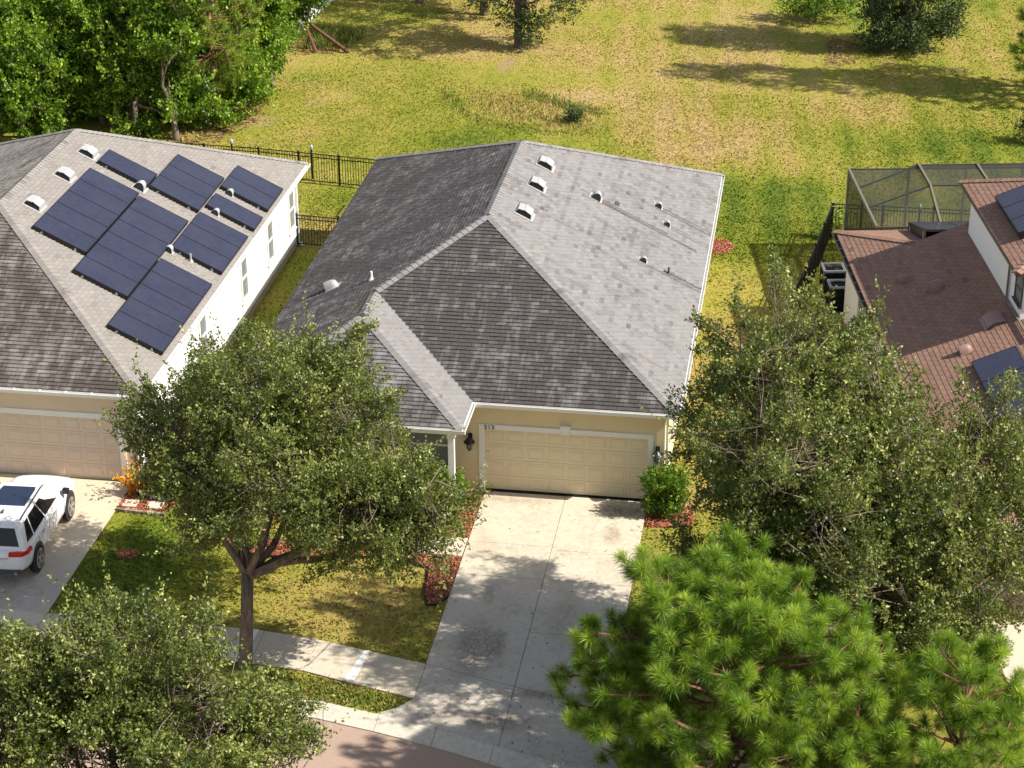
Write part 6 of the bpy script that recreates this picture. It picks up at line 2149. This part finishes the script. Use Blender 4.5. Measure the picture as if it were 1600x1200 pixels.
bush('croton', 'orange leaved shrub at the corner of the beige garage', (-10.4, -1.6), [(-10.4, -1.6, 0.22, 0.2, 0.2, 0.18), (-10.4, -1.6, 0.36, 0.14, 0.14, 0.12)], 24, 85, 'croton', 0.13, 0.06, 'shrub', 40, 0.12)
bush('shrub', 'green shrub under the oak branches by the white downspout', (-9.6, -1.3), [(-9.6, -1.3, 0.4, 0.5, 0.35, 0.4), (-9.0, -1.2, 0.35, 0.4, 0.35, 0.35)], 60, 86, 'oak', 0.09, 0.05, 'shrub', 100, 0.22)
bush('shrub', 'leafy shrubs along the porch of the middle house behind the oak', (-4.6, -1.2), [(-3.9, -2.45, 0.4, 0.4, 0.3, 0.4), (-5.4, -2.2, 0.5, 0.7, 0.35, 0.5), (-6.5, -2.0, 0.5, 0.6, 0.4, 0.5)], 90, 87, 'hedge')
bush('shrub', 'low shrubs in the red mulch bed under the oak', (-5.4, -4.2), [(-5.9, -4.1, 0.25, 0.3, 0.25, 0.25), (-4.3, -4.15, 0.2, 0.25, 0.2, 0.2), (-2.9, -4.1, 0.2, 0.22, 0.2, 0.2)], 34, 88, 'hedge', per=70, pr=0.18)


def cane_plant(label, base, n, h, seed):
    r = np.random.default_rng(seed)
    root = empty('cane_plant', label, 'plant', (*base, 0))
    sm, Ps, Ds = MB(), [], []
    for i in range(n):
        a = r.uniform(0, 2 * math.pi)
        t = np.array([base[0] + r.normal(0, .12), base[1] + r.normal(0, .12), 0])
        e = t + np.array([math.cos(a) * .25, math.sin(a) * .25, h * r.uniform(.6, 1.1)])
        limb(sm, t, e, .015, .008, 4, .04, r, 3)
        for k in range(9):
            f = r.uniform(.25, 1)
            Ps.append(t + (e - t) * f)
            b = r.uniform(0, 2 * math.pi)
            Ds.append([math.cos(b), math.sin(b), r.uniform(-.1, .7)])
    sm.build('stem', MT['bark_pale'], root, True)
    Ps, Ds = np.array(Ps), unit(np.array(Ds))
    lm = MB()
    lm.add([(0, 0, 0), (.045, .16, .015), (0, .36, -.03), (-.045, .16, .015)], [(0, 1, 2), (0, 2, 3)])
    mes = []
    for t in (.35, .55, .75):
        lm.t = [t, t]
        mes.append(lm.mesh('leaf'))
    for p, d in zip(Ps, Ds):
        q = Vector(d).to_track_quat('Y', 'Z').to_matrix().to_4x4()
        link('leaf', mes[int(r.integers(3))], MT['plantleaf'], root, True, Matrix.Translation(p) @ q)
    return root


cane_plant('light green cane plant in the gap between black fence and pool cage', (10.25, 22.0), 9, 1.5, 90)

# ---- long grass in the hollow behind the house
def tufts(name, label, line, width, n, h, tint, seed, spread=0.06):
    r = np.random.default_rng(seed)
    L = np.array(line, float)
    seg = np.r_[0, np.cumsum(np.linalg.norm(np.diff(L, axis=0), axis=1))]
    s = r.uniform(0, seg[-1], n)
    P = np.c_[np.interp(s, seg, L[:, 0]), np.interp(s, seg, L[:, 1])] + r.normal(size=(n, 2)) * width
    z = ground_z(P[:, 0], P[:, 1])
    hh = r.uniform(*h, n)
    a = r.uniform(0, 2 * math.pi, n)
    w = r.uniform(.012, .03, n)
    S = np.c_[np.cos(a) * w, np.sin(a) * w, np.zeros(n)]
    B = np.c_[P, z]
    T = B + np.c_[r.normal(size=(n, 2)) * hh[:, None] * .45, hh]
    V = np.stack([B - S, B + S, T], 1).reshape(-1, 3)
    me = mesh_np(name, V, np.arange(3 * n).reshape(n, 3), {'tint': np.clip(r.normal(*tint, n), 0, 1)})
    o = link(name, me, MT['tallgrass'])
    tag(o, label, 'grass', kind='stuff')


SW = [(-8.26, 38.35), (-7.02, 35.64), (-5.3, 34.21), (-3.42, 33.3), (-1.95, 33.06), (-0.61, 33.24)]
tufts('long_grass', 'line of long dark green grass along the near edge of the hollow', SW, 0.22, 1100, (.05, .16), (.42, .2), 91)
tufts('dry_grass', 'tan dry grass standing in the hollow behind the middle house', [(-6.2, 37.4), (-4.6, 36.4), (-3.2, 35.6), (-2.0, 34.8), (-1.0, 34.0)], 0.8, 2800, (.05, .2), (.68, .24), 92)
tufts('long_grass', 'strip of greener grass beyond the dry hollow', [(-4.4, 38.6), (-3.2, 37.6), (-2.0, 36.9), (-0.6, 36.2)], 0.3, 1600, (.06, .16), (.42, .16), 93)
tufts('verge_weeds', 'weedy green tufts on the narrow verge by the kerb', [(-4.4, -10.6), (-2.4, -11.0), (-0.5, -11.3)], 0.28, 2500, (.04, .12), (.35, .2), 94)
tufts('wood_edge_grass', 'tall yellow-green grass at the edge of the wood', [(-15.9, 44.6), (-14.9, 46.2), (-16.6, 47.5)], 0.5, 2500, (.2, .7), (.35, .2), 95)
